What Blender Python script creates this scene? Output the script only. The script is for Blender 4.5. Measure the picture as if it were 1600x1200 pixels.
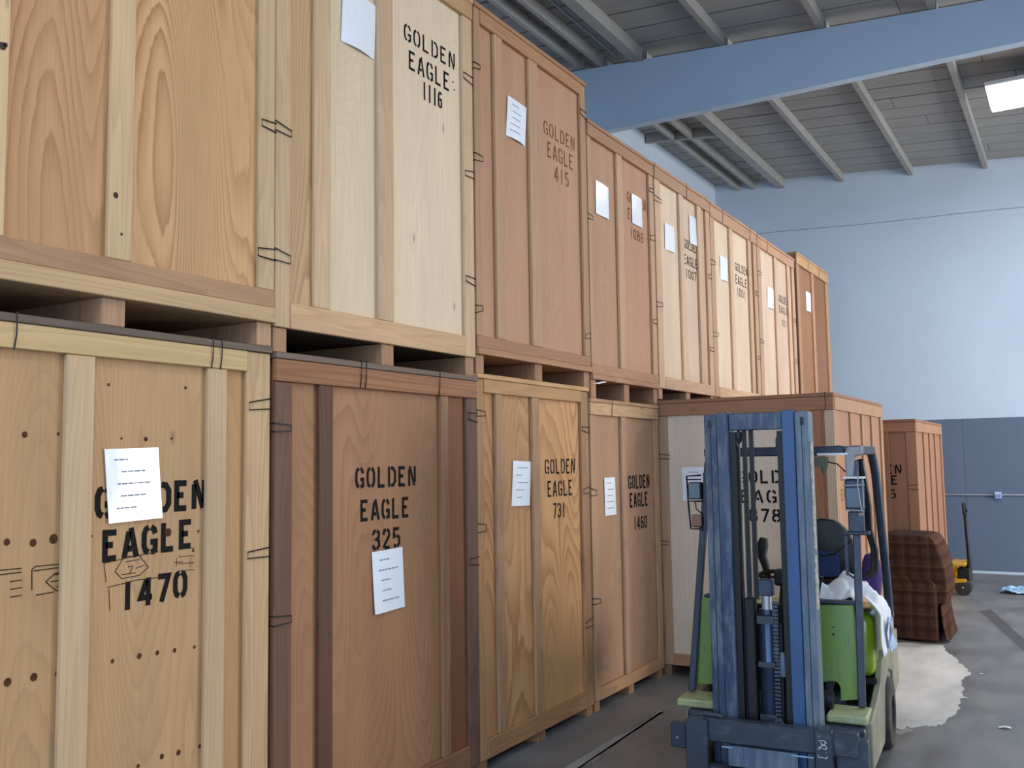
import bpy, bmesh, math, random
from mathutils import Vector, Matrix
random.seed(7)
for o in list(bpy.data.objects): bpy.data.objects.remove(o)
S = bpy.context.scene
COL = S.collection
PI = math.pi

# ------------------------------------------------------------------ camera
R = ((0.8556, -0.0553, -0.5147), (0.5174, 0.0628, 0.8534), (-0.0149, -0.9965, 0.0824))   # rows: world X, Y, Z in camera axes
FPX, PX, PY = 1467.83, 800.0, 600.0
CAM = Vector((0.0, 0.0, 1.72))
cd = bpy.data.cameras.new('camera'); cam = bpy.data.objects.new('camera', cd); COL.objects.link(cam)
cx = Vector([r[0] for r in R]).normalized(); cz = Vector([-r[2] for r in R]); cz = (cz - cx * cz.dot(cx)).normalized(); cy = cz.cross(cx)
M = Matrix.Identity(4)
for i in range(3):
    M[i][0], M[i][1], M[i][2], M[i][3] = cx[i], cy[i], cz[i], CAM[i]
cam.matrix_world = M
cd.sensor_width = 36.0; cd.lens = FPX / 1600 * 36; cd.clip_end = 200
S.camera = cam
def ray(px, py):
    c = (px - PX, py - PY, FPX)
    return Vector([sum(r[k] * c[k] for k in range(3)) for r in R])
def on_x(px, py, x):                      # point of the photograph on a plane x = const (the crate fronts)
    d = ray(px, py); return CAM + d * ((x - CAM.x) / d.x)

# ------------------------------------------------------------------ world, daylight, exposure
w = bpy.data.worlds.new('world'); S.world = w; w.use_nodes = True
w.node_tree.nodes['Background'].inputs[0].default_value = (0.55, 0.72, 1.0, 1)
w.node_tree.nodes['Background'].inputs[1].default_value = 0.6
def door_light(name, loc, rot, sx, sy, power, col):
    l = bpy.data.lights.new(name, 'AREA'); l.shape = 'RECTANGLE'; l.size = sx; l.size_y = sy; l.energy = power; l.color = col
    o = bpy.data.objects.new(name, l); COL.objects.link(o); o.location = loc; o.rotation_euler = rot
DAY = (0.55, 0.75, 1.0)
# daylight in the two dock doors behind the camera and the dock door in the right wall
door_light('daylight_dock_door', (-1.4, -5.85, 2.7), (PI / 2, 0, 0), 3.4, 5.0, 300, DAY)
door_light('daylight_dock_door', (4.2, -5.85, 2.7), (PI / 2, 0, 0), 3.4, 5.0, 300, DAY)
door_light('daylight_side_door', (7.85, 11.3, 2.3), (PI / 2, 0, PI / 2), 3.8, 4.4, 820, (1.0, 0.97, 0.92))
S.view_settings.view_transform = 'Standard'
S.view_settings.look = 'None'
S.view_settings.exposure = -0.06
S.view_settings.gamma = 1.0
S.view_settings.use_curve_mapping = False

# ------------------------------------------------------------------ materials
def lin(c):
    f = lambda v: v / 12.92 if v <= 0.04045 else ((v + 0.055) / 1.055) ** 2.4
    return tuple(f(v / 255.0) for v in c) + (1.0,)
def nmat(name):
    m = bpy.data.materials.new(name); m.use_nodes = True
    nt = m.node_tree; return m, nt, nt.nodes['Principled BSDF']
def N(nt, t, **kw):
    n = nt.nodes.new(t)
    for k, v in kw.items(): setattr(n, k, v)
    return n
def L(nt, a, b): nt.links.new(a, b)
def mixc(nt, fac, a, b, mode='MIX'):
    n = N(nt, 'ShaderNodeMix', data_type='RGBA', blend_type=mode)
    for sock, v in ((n.inputs[0], fac), (n.inputs[6], a), (n.inputs[7], b)):
        if hasattr(v, 'is_output'): L(nt, v, sock)
        else: sock.default_value = v
    return n.outputs[2]
def math_(nt, op, a, b=0.0, clamp=False):
    n = N(nt, 'ShaderNodeMath', operation=op, use_clamp=clamp)
    for sock, v in ((n.inputs[0], a), (n.inputs[1], b)):
        if hasattr(v, 'is_output'): L(nt, v, sock)
        else: sock.default_value = v
    return n.outputs[0]
def coords(nt, scale, rnd=True):
    tc = N(nt, 'ShaderNodeTexCoord'); mp = N(nt, 'ShaderNodeMapping'); mp.inputs['Scale'].default_value = scale
    L(nt, tc.outputs['Object'], mp.inputs['Vector'])
    if not rnd: return mp.outputs[0]
    oi = N(nt, 'ShaderNodeObjectInfo'); k = math_(nt, 'MULTIPLY', oi.outputs['Random'], 41.0)
    ad = N(nt, 'ShaderNodeVectorMath', operation='ADD'); L(nt, mp.outputs[0], ad.inputs[0]); L(nt, k, ad.inputs[1])
    return ad.outputs[0]
def noise(nt, vec, scale, detail=2.0, rough=0.5):
    n = N(nt, 'ShaderNodeTexNoise'); n.inputs['Scale'].default_value = scale; n.inputs['Detail'].default_value = detail; n.inputs['Roughness'].default_value = rough
    L(nt, vec, n.inputs['Vector']); return n.outputs['Fac']
def ramp(nt, fac, lo, hi):
    n = N(nt, 'ShaderNodeMapRange', clamp=True); n.inputs[1].default_value = lo; n.inputs[2].default_value = hi
    L(nt, fac, n.inputs[0]); return n.outputs[0]
def bump(nt, b, h, strength, dist=0.01):
    n = N(nt, 'ShaderNodeBump'); n.inputs['Strength'].default_value = strength; n.inputs['Distance'].default_value = dist
    L(nt, h, n.inputs['Height']); L(nt, n.outputs[0], b.inputs['Normal'])
_mc = {}
def wood(col, grain=0.5, kind='ply', axis='z', dark=None, wear=0.25, freq=1.0):
    key = (col, grain, kind, axis, dark, wear, freq)
    if key in _mc: return _mc[key]
    m, nt, b = nmat('%s_wood_%d' % (kind, len(_mc)))
    g_ = sum(col) / 3.0; col = tuple(int(min(255, (v * 0.82 + g_ * 0.18) * k)) for v, k in zip(col, (1.05, 1.01, 1.0)))
    d = dark or tuple(int(v * k) for v, k in zip(col, (0.70, 0.60, 0.51)))
    def sc(a, l): return tuple(l if ax == axis else a for ax in 'xyz')
    if kind == 'ply':
        n1 = noise(nt, coords(nt, sc(1.9, 0.36)), 1.0, 1.2, 0.45)
        wob = noise(nt, coords(nt, sc(38.0, 5.0)), 1.0, 2.0, 0.6)
        ph = math_(nt, 'ADD', math_(nt, 'MULTIPLY', n1, 52.0 * freq), math_(nt, 'MULTIPLY', wob, 0.55))
        line = math_(nt, 'POWER', math_(nt, 'FRACT', ph), 2.2)
        line = math_(nt, 'MULTIPLY', line, ramp(nt, math_(nt, 'SUBTRACT', 1.0, math_(nt, 'FRACT', ph)), 0.0, 0.10))
        msk = ramp(nt, noise(nt, coords(nt, sc(2.5, 0.8)), 1.0, 1.0), 0.35, 0.65)
        line = math_(nt, 'MULTIPLY', line, math_(nt, 'ADD', math_(nt, 'MULTIPLY', msk, 0.75), 0.25))
    else:
        n1 = noise(nt, coords(nt, sc(5.5, 0.28)), 1.0, 1.5)
        ph = math_(nt, 'FRACT', math_(nt, 'MULTIPLY', n1, 22.0 * freq))
        line = math_(nt, 'MULTIPLY', math_(nt, 'POWER', ph, 1.8), ramp(nt, math_(nt, 'SUBTRACT', 1.0, ph), 0.0, 0.12))
    fib = ramp(nt, noise(nt, coords(nt, sc(150.0, 3.0)), 1.0, 2.0), 0.35, 0.75)
    blot = ramp(nt, noise(nt, coords(nt, sc(4.5, 0.9)), 1.0, 4.0, 0.6), 0.32, 0.68)
    c = mixc(nt, math_(nt, 'MULTIPLY', line, min(1.0, grain * 1.3)), lin(col), lin(d))
    c = mixc(nt, math_(nt, 'MULTIPLY', fib, 0.22), c, lin(d))
    c = mixc(nt, math_(nt, 'MULTIPLY', blot, min(1.0, wear * 1.7)), c, lin(tuple(int(v * 0.80) for v in col)))
    vo = N(nt, 'ShaderNodeTexVoronoi'); vo.inputs['Scale'].default_value = 1.0
    L(nt, coords(nt, sc(7.0, 2.6) if kind == 'ply' else sc(9.0, 2.0)), vo.inputs['Vector'])
    rr = N(nt, 'ShaderNodeSeparateColor'); L(nt, vo.outputs['Color'], rr.inputs[0])
    kn = math_(nt, 'MULTIPLY', ramp(nt, math_(nt, 'SUBTRACT', 0.10, vo.outputs['Distance']), 0.0, 0.07), math_(nt, 'GREATER_THAN', rr.outputs[0], 0.93 if kind == 'ply' else 0.82))
    c = mixc(nt, math_(nt, 'MULTIPLY', kn, 0.55), c, lin((105, 66, 40)))
    oi = N(nt, 'ShaderNodeObjectInfo')
    hsv = N(nt, 'ShaderNodeHueSaturation'); L(nt, c, hsv.inputs['Color'])
    L(nt, math_(nt, 'ADD', math_(nt, 'MULTIPLY', oi.outputs['Random'], 0.16), 0.92), hsv.inputs['Value'])
    L(nt, hsv.outputs[0], b.inputs['Base Color'])
    b.inputs['Roughness'].default_value = 0.62; b.inputs['Specular IOR Level'].default_value = 0.3
    bump(nt, b, math_(nt, 'ADD', math_(nt, 'MULTIPLY', line, -0.4), fib), 0.12, 0.004)
    _mc[key] = m; return m
def plain(name, col, rough=0.6, metal=0.0, var=0.12, scale=(9, 9, 9), dark=None, spec=0.4, emit=None, coat=0.0, bumpy=0.0):
    m, nt, b = nmat(name)
    n1 = ramp(nt, noise(nt, coords(nt, scale), 1.0, 4.0, 0.6), 0.3, 0.7)
    L(nt, mixc(nt, math_(nt, 'MULTIPLY', n1, 1.0 if dark else var * 2), lin(col), lin(dark) if dark else lin(tuple(int(v * 0.62) for v in col))), b.inputs['Base Color'])
    b.inputs['Roughness'].default_value = rough; b.inputs['Metallic'].default_value = metal; b.inputs['Specular IOR Level'].default_value = spec
    b.inputs['Coat Weight'].default_value = coat; b.inputs['Coat Roughness'].default_value = 0.12
    if bumpy: bump(nt, b, n1, bumpy, 0.01)
    if emit: b.inputs['Emission Color'].default_value = emit[0]; b.inputs['Emission Strength'].default_value = emit[1]
    return m
def worn(name, base, chip, grime, scale=(26, 26, 5), amt=(0.52, 0.66), rough=0.45, metal=0.0):
    m, nt, b = nmat(name)
    a = ramp(nt, noise(nt, coords(nt, scale), 1.0, 6.0, 0.68), *amt)
    g = ramp(nt, noise(nt, coords(nt, (4, 4, 1.6)), 1.0, 4.0, 0.6), 0.42, 0.68)
    f = ramp(nt, noise(nt, coords(nt, (70, 70, 9)), 1.0, 5.0, 0.7), 0.60, 0.72)
    c = mixc(nt, math_(nt, 'MULTIPLY', g, 0.75), lin(base), lin(grime))
    c = mixc(nt, math_(nt, 'MULTIPLY', a, 0.7), c, lin(chip)); c = mixc(nt, math_(nt, 'MULTIPLY', f, 0.7), c, lin((38, 40, 44)))
    L(nt, c, b.inputs['Base Color']); b.inputs['Roughness'].default_value = rough; b.inputs['Metallic'].default_value = metal
    bump(nt, b, a, 0.15, 0.003); return m
INK = plain('stencil_ink', (34, 31, 29), 0.8, var=0.25, scale=(60, 60, 60), spec=0.1)
INK_FADED = plain('faded_stencil_ink', (96, 70, 52), 0.85, dark=(150, 112, 82), scale=(38, 38, 38), spec=0.1)
INK_GHOST = plain('ghost_stencil_ink', (146, 100, 68), 0.85, dark=(168, 118, 80), scale=(30, 30, 30), spec=0.1)
INK_FINE = plain('stamp_ink', (58, 48, 38), 0.8, var=0.3, scale=(50, 50, 50), spec=0.1)
PAPER = plain('white_paper', (236, 239, 246), 0.5, var=0.03, scale=(14, 14, 9), coat=0.2)
SLEEVE = plain('paper_in_clear_sleeve', (240, 243, 250), 0.32, var=0.04, scale=(20, 20, 12), coat=1.0, bumpy=0.25)
PRINT = plain('printed_text', (120, 124, 140), 0.7, var=0.1)
WIRE = plain('dark_wire', (38, 34, 32), 0.5, metal=0.4)
WHITEP = plain('white_painted_wall', (198, 213, 230), 0.75, var=0.05, scale=(0.7, 0.7, 0.7))
CEILP = plain('grey_white_painted_timber', (160, 159, 156), 0.8, var=0.10, scale=(2.2, 5, 2))
BEAMP = plain('white_painted_beam', (186, 206, 226), 0.75, var=0.05, scale=(1, 1, 1))
GREYP = plain('slate_grey_paint', (100, 114, 136), 0.62, var=0.07, scale=(1.1, 1.1, 0.8))
STEELC = plain('galvanised_conduit', (176, 182, 190), 0.4, metal=0.5)
BLACKP = plain('black_plastic', (26, 26, 29), 0.5)
RUBBER = plain('black_rubber', (40, 39, 38), 0.8, dark=(72, 68, 64), scale=(12, 12, 12))

def floor_material():
    m, nt, b = nmat('stained_concrete')
    v = coords(nt, (1, 1, 1), False); v2 = coords(nt, (1.4, 0.45, 1), False)
    big = ramp(nt, noise(nt, v2, 0.9, 5.0, 0.6), 0.32, 0.68); mid = ramp(nt, noise(nt, v2, 4.0, 6.0, 0.65), 0.40, 0.72); fine = noise(nt, v, 60.0, 3.0)
    c = mixc(nt, big, lin((128, 128, 129)), lin((104, 104, 106)))
    c = mixc(nt, math_(nt, 'MULTIPLY', mid, 0.5), c, lin((152, 151, 151)))
    c = mixc(nt, math_(nt, 'MULTIPLY', ramp(nt, noise(nt, v, 1.7, 5.0), 0.52, 0.7), 0.5), c, lin((88, 86, 87)))
    c = mixc(nt, math_(nt, 'MULTIPLY', fine, 0.15), c, lin((80, 78, 78)))
    L(nt, c, b.inputs['Base Color'])
    rg = N(nt, 'ShaderNodeMapRange'); rg.inputs[3].default_value = 0.34; rg.inputs[4].default_value = 0.62; L(nt, mid, rg.inputs[0]); L(nt, rg.outputs[0], b.inputs['Roughness'])
    bump(nt, b, fine, 0.05, 0.002); return m
FLOORM = floor_material()
PATCHM = plain('pale_concrete', (222, 220, 216), 0.6, dark=(170, 169, 167), scale=(2.4, 1.0, 1))
DUSTM = plain('concrete_dust', (158, 156, 154), 0.8, var=0.2, scale=(6, 2, 1))
STREAKM = plain('dark_floor_streak', (88, 86, 87), 0.55, var=0.1, scale=(5, 2, 1))

# ------------------------------------------------------------------ mesh helpers
class MB:
    def __init__(s): s.v = []; s.f = []
    def add(s, vs, fs):
        k = len(s.v); s.v += [tuple(p) for p in vs]; s.f += [tuple(i + k for i in f) for f in fs]; return s
    def box(s, x0, x1, y0, y1, z0, z1, mat=None):
        vs = [Vector((x, y, z)) for z in (z0, z1) for y in (y0, y1) for x in (x0, x1)]
        if mat is not None: vs = [mat @ p for p in vs]
        return s.add(vs, [(0, 2, 3, 1), (4, 5, 7, 6), (0, 1, 5, 4), (2, 6, 7, 3), (0, 4, 6, 2), (1, 3, 7, 5)])
    def bar(s, a, b, wx, wy, up=(0, 0, 1)):                     # rectangular bar between two points
        a, b = Vector(a), Vector(b); d = (b - a).normalized(); u = Vector(up)
        if abs(d.dot(u)) > 0.95: u = Vector((0, 1, 0))
        p = d.cross(u).normalized(); q = p.cross(d)
        vs = [e + p * (sx * wx / 2) + q * (sy * wy / 2) for e in (a, b) for sy in (-1, 1) for sx in (-1, 1)]
        return s.add(vs, [(0, 1, 3, 2), (4, 6, 7, 5), (0, 4, 5, 1), (2, 3, 7, 6), (0, 2, 6, 4), (1, 5, 7, 3)])
    def tube(s, pts, r, n=8, cap=True, flat=None):
        pts = [Vector(p) for p in pts]; rings = []; prev = None
        for i, p in enumerate(pts):
            d = (pts[min(i + 1, len(pts) - 1)] - pts[max(i - 1, 0)]).normalized()
            if prev is None: prev = d.orthogonal().normalized()
            prev = (prev - d * prev.dot(d)).normalized(); q = d.cross(prev)
            rr = r[i] if isinstance(r, (list, tuple)) else r
            rings.append([p + prev * math.cos(2 * PI * k / n) * rr + q * math.sin(2 * PI * k / n) * rr for k in range(n)])
        vs = [v for rg in rings for v in rg]
        fs = [(i * n + k, i * n + (k + 1) % n, (i + 1) * n + (k + 1) % n, (i + 1) * n + k) for i in range(len(pts) - 1) for k in range(n)]
        if cap: fs += [tuple(range(n - 1, -1, -1)), tuple((len(pts) - 1) * n + k for k in range(n))]
        return s.add(vs, fs)
    def lathe(s, prof, c, axis='x', n=28):                       # prof: (offset along axis, radius)
        c = Vector(c); ring = []
        for t, r in prof:
            for k in range(n):
                a = 2 * PI * k / n; e = (r * math.cos(a), r * math.sin(a))
                ring.append(c + (Vector((t, e[0], e[1])) if axis == 'x' else Vector((e[0], t, e[1])) if axis == 'y' else Vector((e[0], e[1], t))))
        m = len(prof)
        fs = [(i * n + k, i * n + (k + 1) % n, (i + 1) * n + (k + 1) % n, (i + 1) * n + k) for i in range(m - 1) for k in range(n)]
        fs += [tuple(range(n - 1, -1, -1)), tuple((m - 1) * n + k for k in range(n))]
        return s.add(ring, fs)
    def prism(s, poly, a0, a1, plane='xz'):                      # polygon in a plane, pushed along the third axis
        def P(p, a): return (p[0], a, p[1]) if plane == 'xz' else (a, p[0], p[1]) if plane == 'yz' else (p[0], p[1], a)
        n = len(poly)
        return s.add([P(p, a0) for p in poly] + [P(p, a1) for p in poly],
                     [tuple(range(n)), tuple(range(2 * n - 1, n - 1, -1))] + [(k, k + n, (k + 1) % n + n, (k + 1) % n) for k in range(n)])
    def build(s, name, mat, parent=None, smooth=False, bevel=0.0, seg=1, loc=None):
        me = bpy.data.meshes.new(name); me.from_pydata(s.v, [], s.f); me.materials.append(mat)
        bm = bmesh.new(); bm.from_mesh(me); bmesh.ops.recalc_face_normals(bm, faces=bm.faces)
        if bevel: bmesh.ops.bevel(bm, geom=list(bm.edges), offset=bevel, segments=seg, affect='EDGES', profile=0.5, clamp_overlap=True)
        if smooth:
            for f in bm.faces: f.smooth = True
        bm.to_mesh(me); bm.free()
        if smooth:
            try: me.set_sharp_from_angle(angle=math.radians(40))
            except Exception: pass
        o = bpy.data.objects.new(name, me); COL.objects.link(o)
        if parent: o.parent = parent
        if loc: o.location = loc
        return o
def tag(o, label, cat, group=None):
    o['label'] = label; o['category'] = cat
    if group: o['group'] = group
    return o
def thing(name, label, cat, loc=(0, 0, 0), rz=0.0, group=None):
    o = bpy.data.objects.new(name, None); COL.objects.link(o); o.location = loc; o.rotation_euler = (0, 0, rz); o.empty_display_size = 0.2
    return tag(o, label, cat, group)
def struct(o, label=None):
    o['kind'] = 'structure'
    if label: o['label'] = label
    return o

# ------------------------------------------------------------------ the room
XL, XR, YB, YF = -5.15, 8.0, 15.40, -6.0
def roof(x): return 5.87 - 0.075 * min(x, 2.0)                   # underside of the purlins; deck 0.15 above
fl = struct(MB().box(XL - 0.3, XR + 0.3, YF - 0.3, YB + 0.3, -0.30, -0.16).build('floor', FLOORM), 'stained grey concrete warehouse floor')
for (xa, xb) in ((XL, -2.577), (-2.573, XR)):
    for (ya, yb) in ((YF, -2.004), (-1.996, YB)):
        MB().box(xa, xb, ya, yb, -0.155, 0.0).build('slab', FLOORM, fl, bevel=0.001)
def flat_patch(name, poly, mat, z=0.0012, jag=0.03, sub=6):
    pts = []
    for i, p in enumerate(poly):
        q = poly[(i + 1) % len(poly)]
        for k in range(sub):
            t = k / sub; pts.append((p[0] + (q[0] - p[0]) * t + random.uniform(-jag, jag), p[1] + (q[1] - p[1]) * t + random.uniform(-jag, jag) * 2))
    return MB().prism(pts, 0.0002, z, 'xy').build(name, mat, fl)
flat_patch('pale_patch', [(-2.4, 9.6), (-1.61, 9.41), (-1.17, 9.47), (-1.11, 9.17), (-1.0, 8.87), (-0.93, 8.62), (-0.85, 8.35), (-0.87, 8.03), (-0.83, 7.6), (-0.81, 7.21), (-0.83, 6.93), (-0.85, 6.69), (-0.97, 6.6), (-1.07, 6.49), (-1.6, 6.5), (-2.4, 6.9)], PATCHM, jag=0.016)  # ragged area of the slab in a lighter tone
flat_patch('dust_mark', [(-1.10, 6.37), (-1.04, 6.53), (-1.0, 6.46), (-1.06, 6.34)], DUSTM, jag=0.008, sub=3)
flat_patch('dark_streak', [(-1.06, 11.66), (-0.97, 11.86), (-0.56, 10.15), (-0.35, 8.8), (-0.33, 8.2), (-0.53, 9.5)], STREAKM, jag=0.012)  # long diagonal streak in a darker tone
flat_patch('dust_mark', [(-2.568, 3.6), (-2.568, 6.2), (-2.53, 6.0), (-2.51, 5.2), (-2.48, 4.6), (-2.46, 3.4)], DUSTM, jag=0.02)

wb = struct(MB().box(XL - 0.3, XR + 0.3, YB, YB + 0.25, -0.15, 6.7).build('wall_back', WHITEP), 'white upper back wall over slate grey wainscot')
x = XL
while x < XR - 0.01:                                              # slate grey wainscot sheets
    x2 = min(x + 1.22, XR); MB().box(x + 0.002, x2 - 0.002, YB - 0.014, YB, 0.035, 2.255).build('wainscot_panel', GREYP, wb); x = x2
struct(MB().box(XL, XR, YB - 0.022, YB, 0.0, 0.034).build('baseboard_back', WHITEP), 'thin white strip at foot of grey wall')
wl = struct(MB().box(XL - 0.25, XL, YF, YB, -0.15, 6.7).build('wall_left', WHITEP), 'white side wall behind the crate stacks')
MB().box(XL, XL + 0.52, 9.42, 9.78, 0.0, 5.46).build('pilaster', WHITEP, wl)
wr = MB()                                                         # right wall with a dock door opening
wr.box(XR, XR + 0.25, YF, 9.4, -0.15, 6.7).box(XR, XR + 0.25, 13.2, YB, -0.15, 6.7).box(XR, XR + 0.25, 9.4, 13.2, 4.5, 6.7)
struct(wr.build('wall_right', WHITEP), 'white wall with open dock door')
wf = MB()
for a, b in ((XL - 0.25, -3.1), (0.3, 2.5), (5.9, XR + 0.25)): wf.box(a, b, YF - 0.25, YF, -0.15, 6.7)
for a, b in ((-3.1, 0.3), (2.5, 5.9)): wf.box(a, b, YF - 0.25, YF, 5.25, 6.7)
struct(wf.build('wall_front', WHITEP), 'white wall with two open dock doors')

cl = MB()                                                         # roof slab above the planks
for xa, xb in ((XL - 0.25, 2.0), (2.0, XR + 0.25)):
    za, zb = roof(xa) + 0.20, roof(xb) + 0.20
    cl.add([(xa, YF - .25, za), (xb, YF - .25, zb), (xb, YB + .25, zb), (xa, YB + .25, za), (xa, YF - .25, za + .1), (xb, YF - .25, zb + .1), (xb, YB + .25, zb + .1), (xa, YB + .25, za + .1)],
           [(0, 1, 2, 3), (7, 6, 5, 4), (0, 4, 5, 1), (1, 5, 6, 2), (2, 6, 7, 3), (3, 7, 4, 0)])
ceil = struct(cl.build('ceiling', CEILP), 'grey white timber ceiling with purlins and deep beams')
def slope_bar(name, mat, xa, xb, y0, y1, d0, d1, bevel=0.0):       # follows the roof slope; d = height above the purlin underside
    m = MB(); za, zb = roof(xa), roof(xb)
    m.add([(xa, y0, za + d0), (xb, y0, zb + d0), (xb, y1, zb + d0), (xa, y1, za + d0), (xa, y0, za + d1), (xb, y0, zb + d1), (xb, y1, zb + d1), (xa, y1, za + d1)],
          [(0, 1, 2, 3), (7, 6, 5, 4), (0, 4, 5, 1), (1, 5, 6, 2), (2, 6, 7, 3), (3, 7, 4, 0)])
    return m.build(name, mat, ceil, bevel=bevel)
y = 2.6; k = 0
while y < YB - 0.05:                                              # deck planks run across, with staggered butt joints
    y2 = min(y + 0.40, YB); j = -2.3 + (k * 1.7) % 3.1
    for xa, xb in ((XL, j), (j, 2.0)):
        slope_bar('plank', CEILP, xa + 0.003, xb - 0.003, y + 0.015, y2 - 0.015, 0.15 + random.uniform(0, 0.006), 0.198, bevel=0.004)
    y = y2; k += 1
slope_bar('deck_sheet', CEILP, 2.0, XR, 2.6, YB, 0.15, 0.198)
slope_bar('deck_sheet', CEILP, XL, 2.0, YF, 2.6, 0.15, 0.198); slope_bar('deck_sheet', CEILP, 2.0, XR, YF, 2.6, 0.15, 0.198)
BAYS = ((YF, -3.0), (-2.88, 3.2), (3.32, 9.5), (9.62, YB))
for (ya, yb) in BAYS[1:]:
    for px_, wd, dep in [(-4.73, 0.05, 0.02), (-4.47, 0.05, 0.02), (-4.02, 0.13, 0.0)] + [(-3.05 + i * 1.03, 0.065, 0.02) for i in range(11)]:
        slope_bar('purlin', CEILP, px_ - wd / 2, px_ + wd / 2, ya, yb, dep, 0.149)
for ya, xs in ((12.35, (-5.13, -4.76)), (12.38, (-4.70, -4.50)), (12.40, (-4.44, -4.09)), (6.2, (-5.13, -4.76)), (6.2, (-4.44, -4.09))):
    slope_bar('blocking', CEILP, xs[0], xs[1], ya, ya + 0.06, 0.02, 0.149)
for yb0 in (9.5, 3.2, -3.0):                                      # deep painted beams
    m = MB(); t = 0.12
    for xa, xb in ((XL, 2.0), (2.0, XR)):
        za, zb = roof(xa) + 0.015, roof(xb) + 0.015
        m.add([(xa, yb0, 5.46), (xb, yb0, 5.46), (xb, yb0 + t, 5.46), (xa, yb0 + t, 5.46), (xa, yb0, za), (xb, yb0, zb), (xb, yb0 + t, zb), (xa, yb0 + t, za)],
              [(0, 1, 2, 3), (7, 6, 5, 4), (0, 4, 5, 1), (1, 5, 6, 2), (2, 6, 7, 3), (3, 7, 4, 0)])
    m.build('beam', BEAMP, ceil)
m = MB().tube([(-4.27, 3.42, roof(-4.27) + 0.10), (-4.27, 9.49, roof(-4.27) + 0.10)], 0.014, 8)
tag(m.build('ceiling_conduit', STEELC), 'thin pale pipe along the ceiling between joists above the crates', 'pipe')

# high bay lamps
LAMP = plain('lamp_diffuser', (255, 255, 255), 0.4, var=0.0, emit=((0.86, 0.94, 1.0, 1), 36.0))
FIX = plain('white_enamel', (225, 228, 230), 0.4)
def lamp(x0, yc, label, first=None):
    t = thing('ceiling_light', label, 'ceiling light', (x0, yc, 0), 0, 'high bay ceiling lights')
    zb = min(roof(x0), roof(x0 + 1.25)) - 0.10
    MB().box(0.0, 1.25, -0.44, 0.44, zb + 0.02, zb + 0.07).build('housing', FIX, t, bevel=0.006)
    MB().box(0.02, 1.23, -0.42, 0.42, zb, zb + 0.019).build('diffuser', LAMP, t)
    for q in (0.2, 1.05): MB().tube([(q, 0, zb + 0.07), (q, 0, zb + 0.235)], 0.006, 6).build('hanger', STEELC, t)
lamp(-0.69, 11.72, 'bright rectangular lamp glowing at the right edge of the ceiling')
for i, (a, b) in enumerate(((3.2, 11.72), (3.2, 6.2), (-0.74, 0.3), (3.2, 0.3))):
    lamp(a, b, 'bright rectangular lamp on the ceiling outside the view')

# back wall fittings
t = thing('wall_conduit', 'grey conduit with blue junction box across the slate grey wall', 'conduit', (0, YB - 0.014, 0))
MB().tube([(-5.0, -0.013, 1.14), (-1.11, -0.013, 1.135)], 0.012, 8).build('pipe', STEELC, t, smooth=True)
MB().tube([(-1.03, -0.013, 1.135), (6.0, -0.013, 1.13)], 0.012, 8).build('pipe', STEELC, t, smooth=True)
bx = MB().box(-1.115, -1.025, -0.055, 0, 1.082, 1.18).build('junction_box', plain('pale_blue_cover', (150, 178, 222), 0.4, var=0.05), t, bevel=0.006)
MB().box(-1.108, -1.032, -0.058, -0.0555, 1.155, 1.176).build('cover_lip', FIX, bx)
MB().tube([(-1.09, -0.0565, 1.12), (-1.09, -0.061, 1.12)], 0.012, 10).build('outlet', GREYP, bx); MB().tube([(-1.05, -0.0565, 1.12), (-1.05, -0.061, 1.12)], 0.012, 10).build('outlet', GREYP, bx)
pts = [(-4.9 + i * 0.5, YB - 0.006, 5.47 - 0.024 * i * 0.5 * 1.6 + 0.01 * math.sin(i)) for i in range(22)]
tag(MB().tube(pts, 0.004, 6).build('wall_cable', plain('grey_cable', (150, 158, 168), 0.6)), 'thin grey cable strung across the white upper wall', 'cable')

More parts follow.
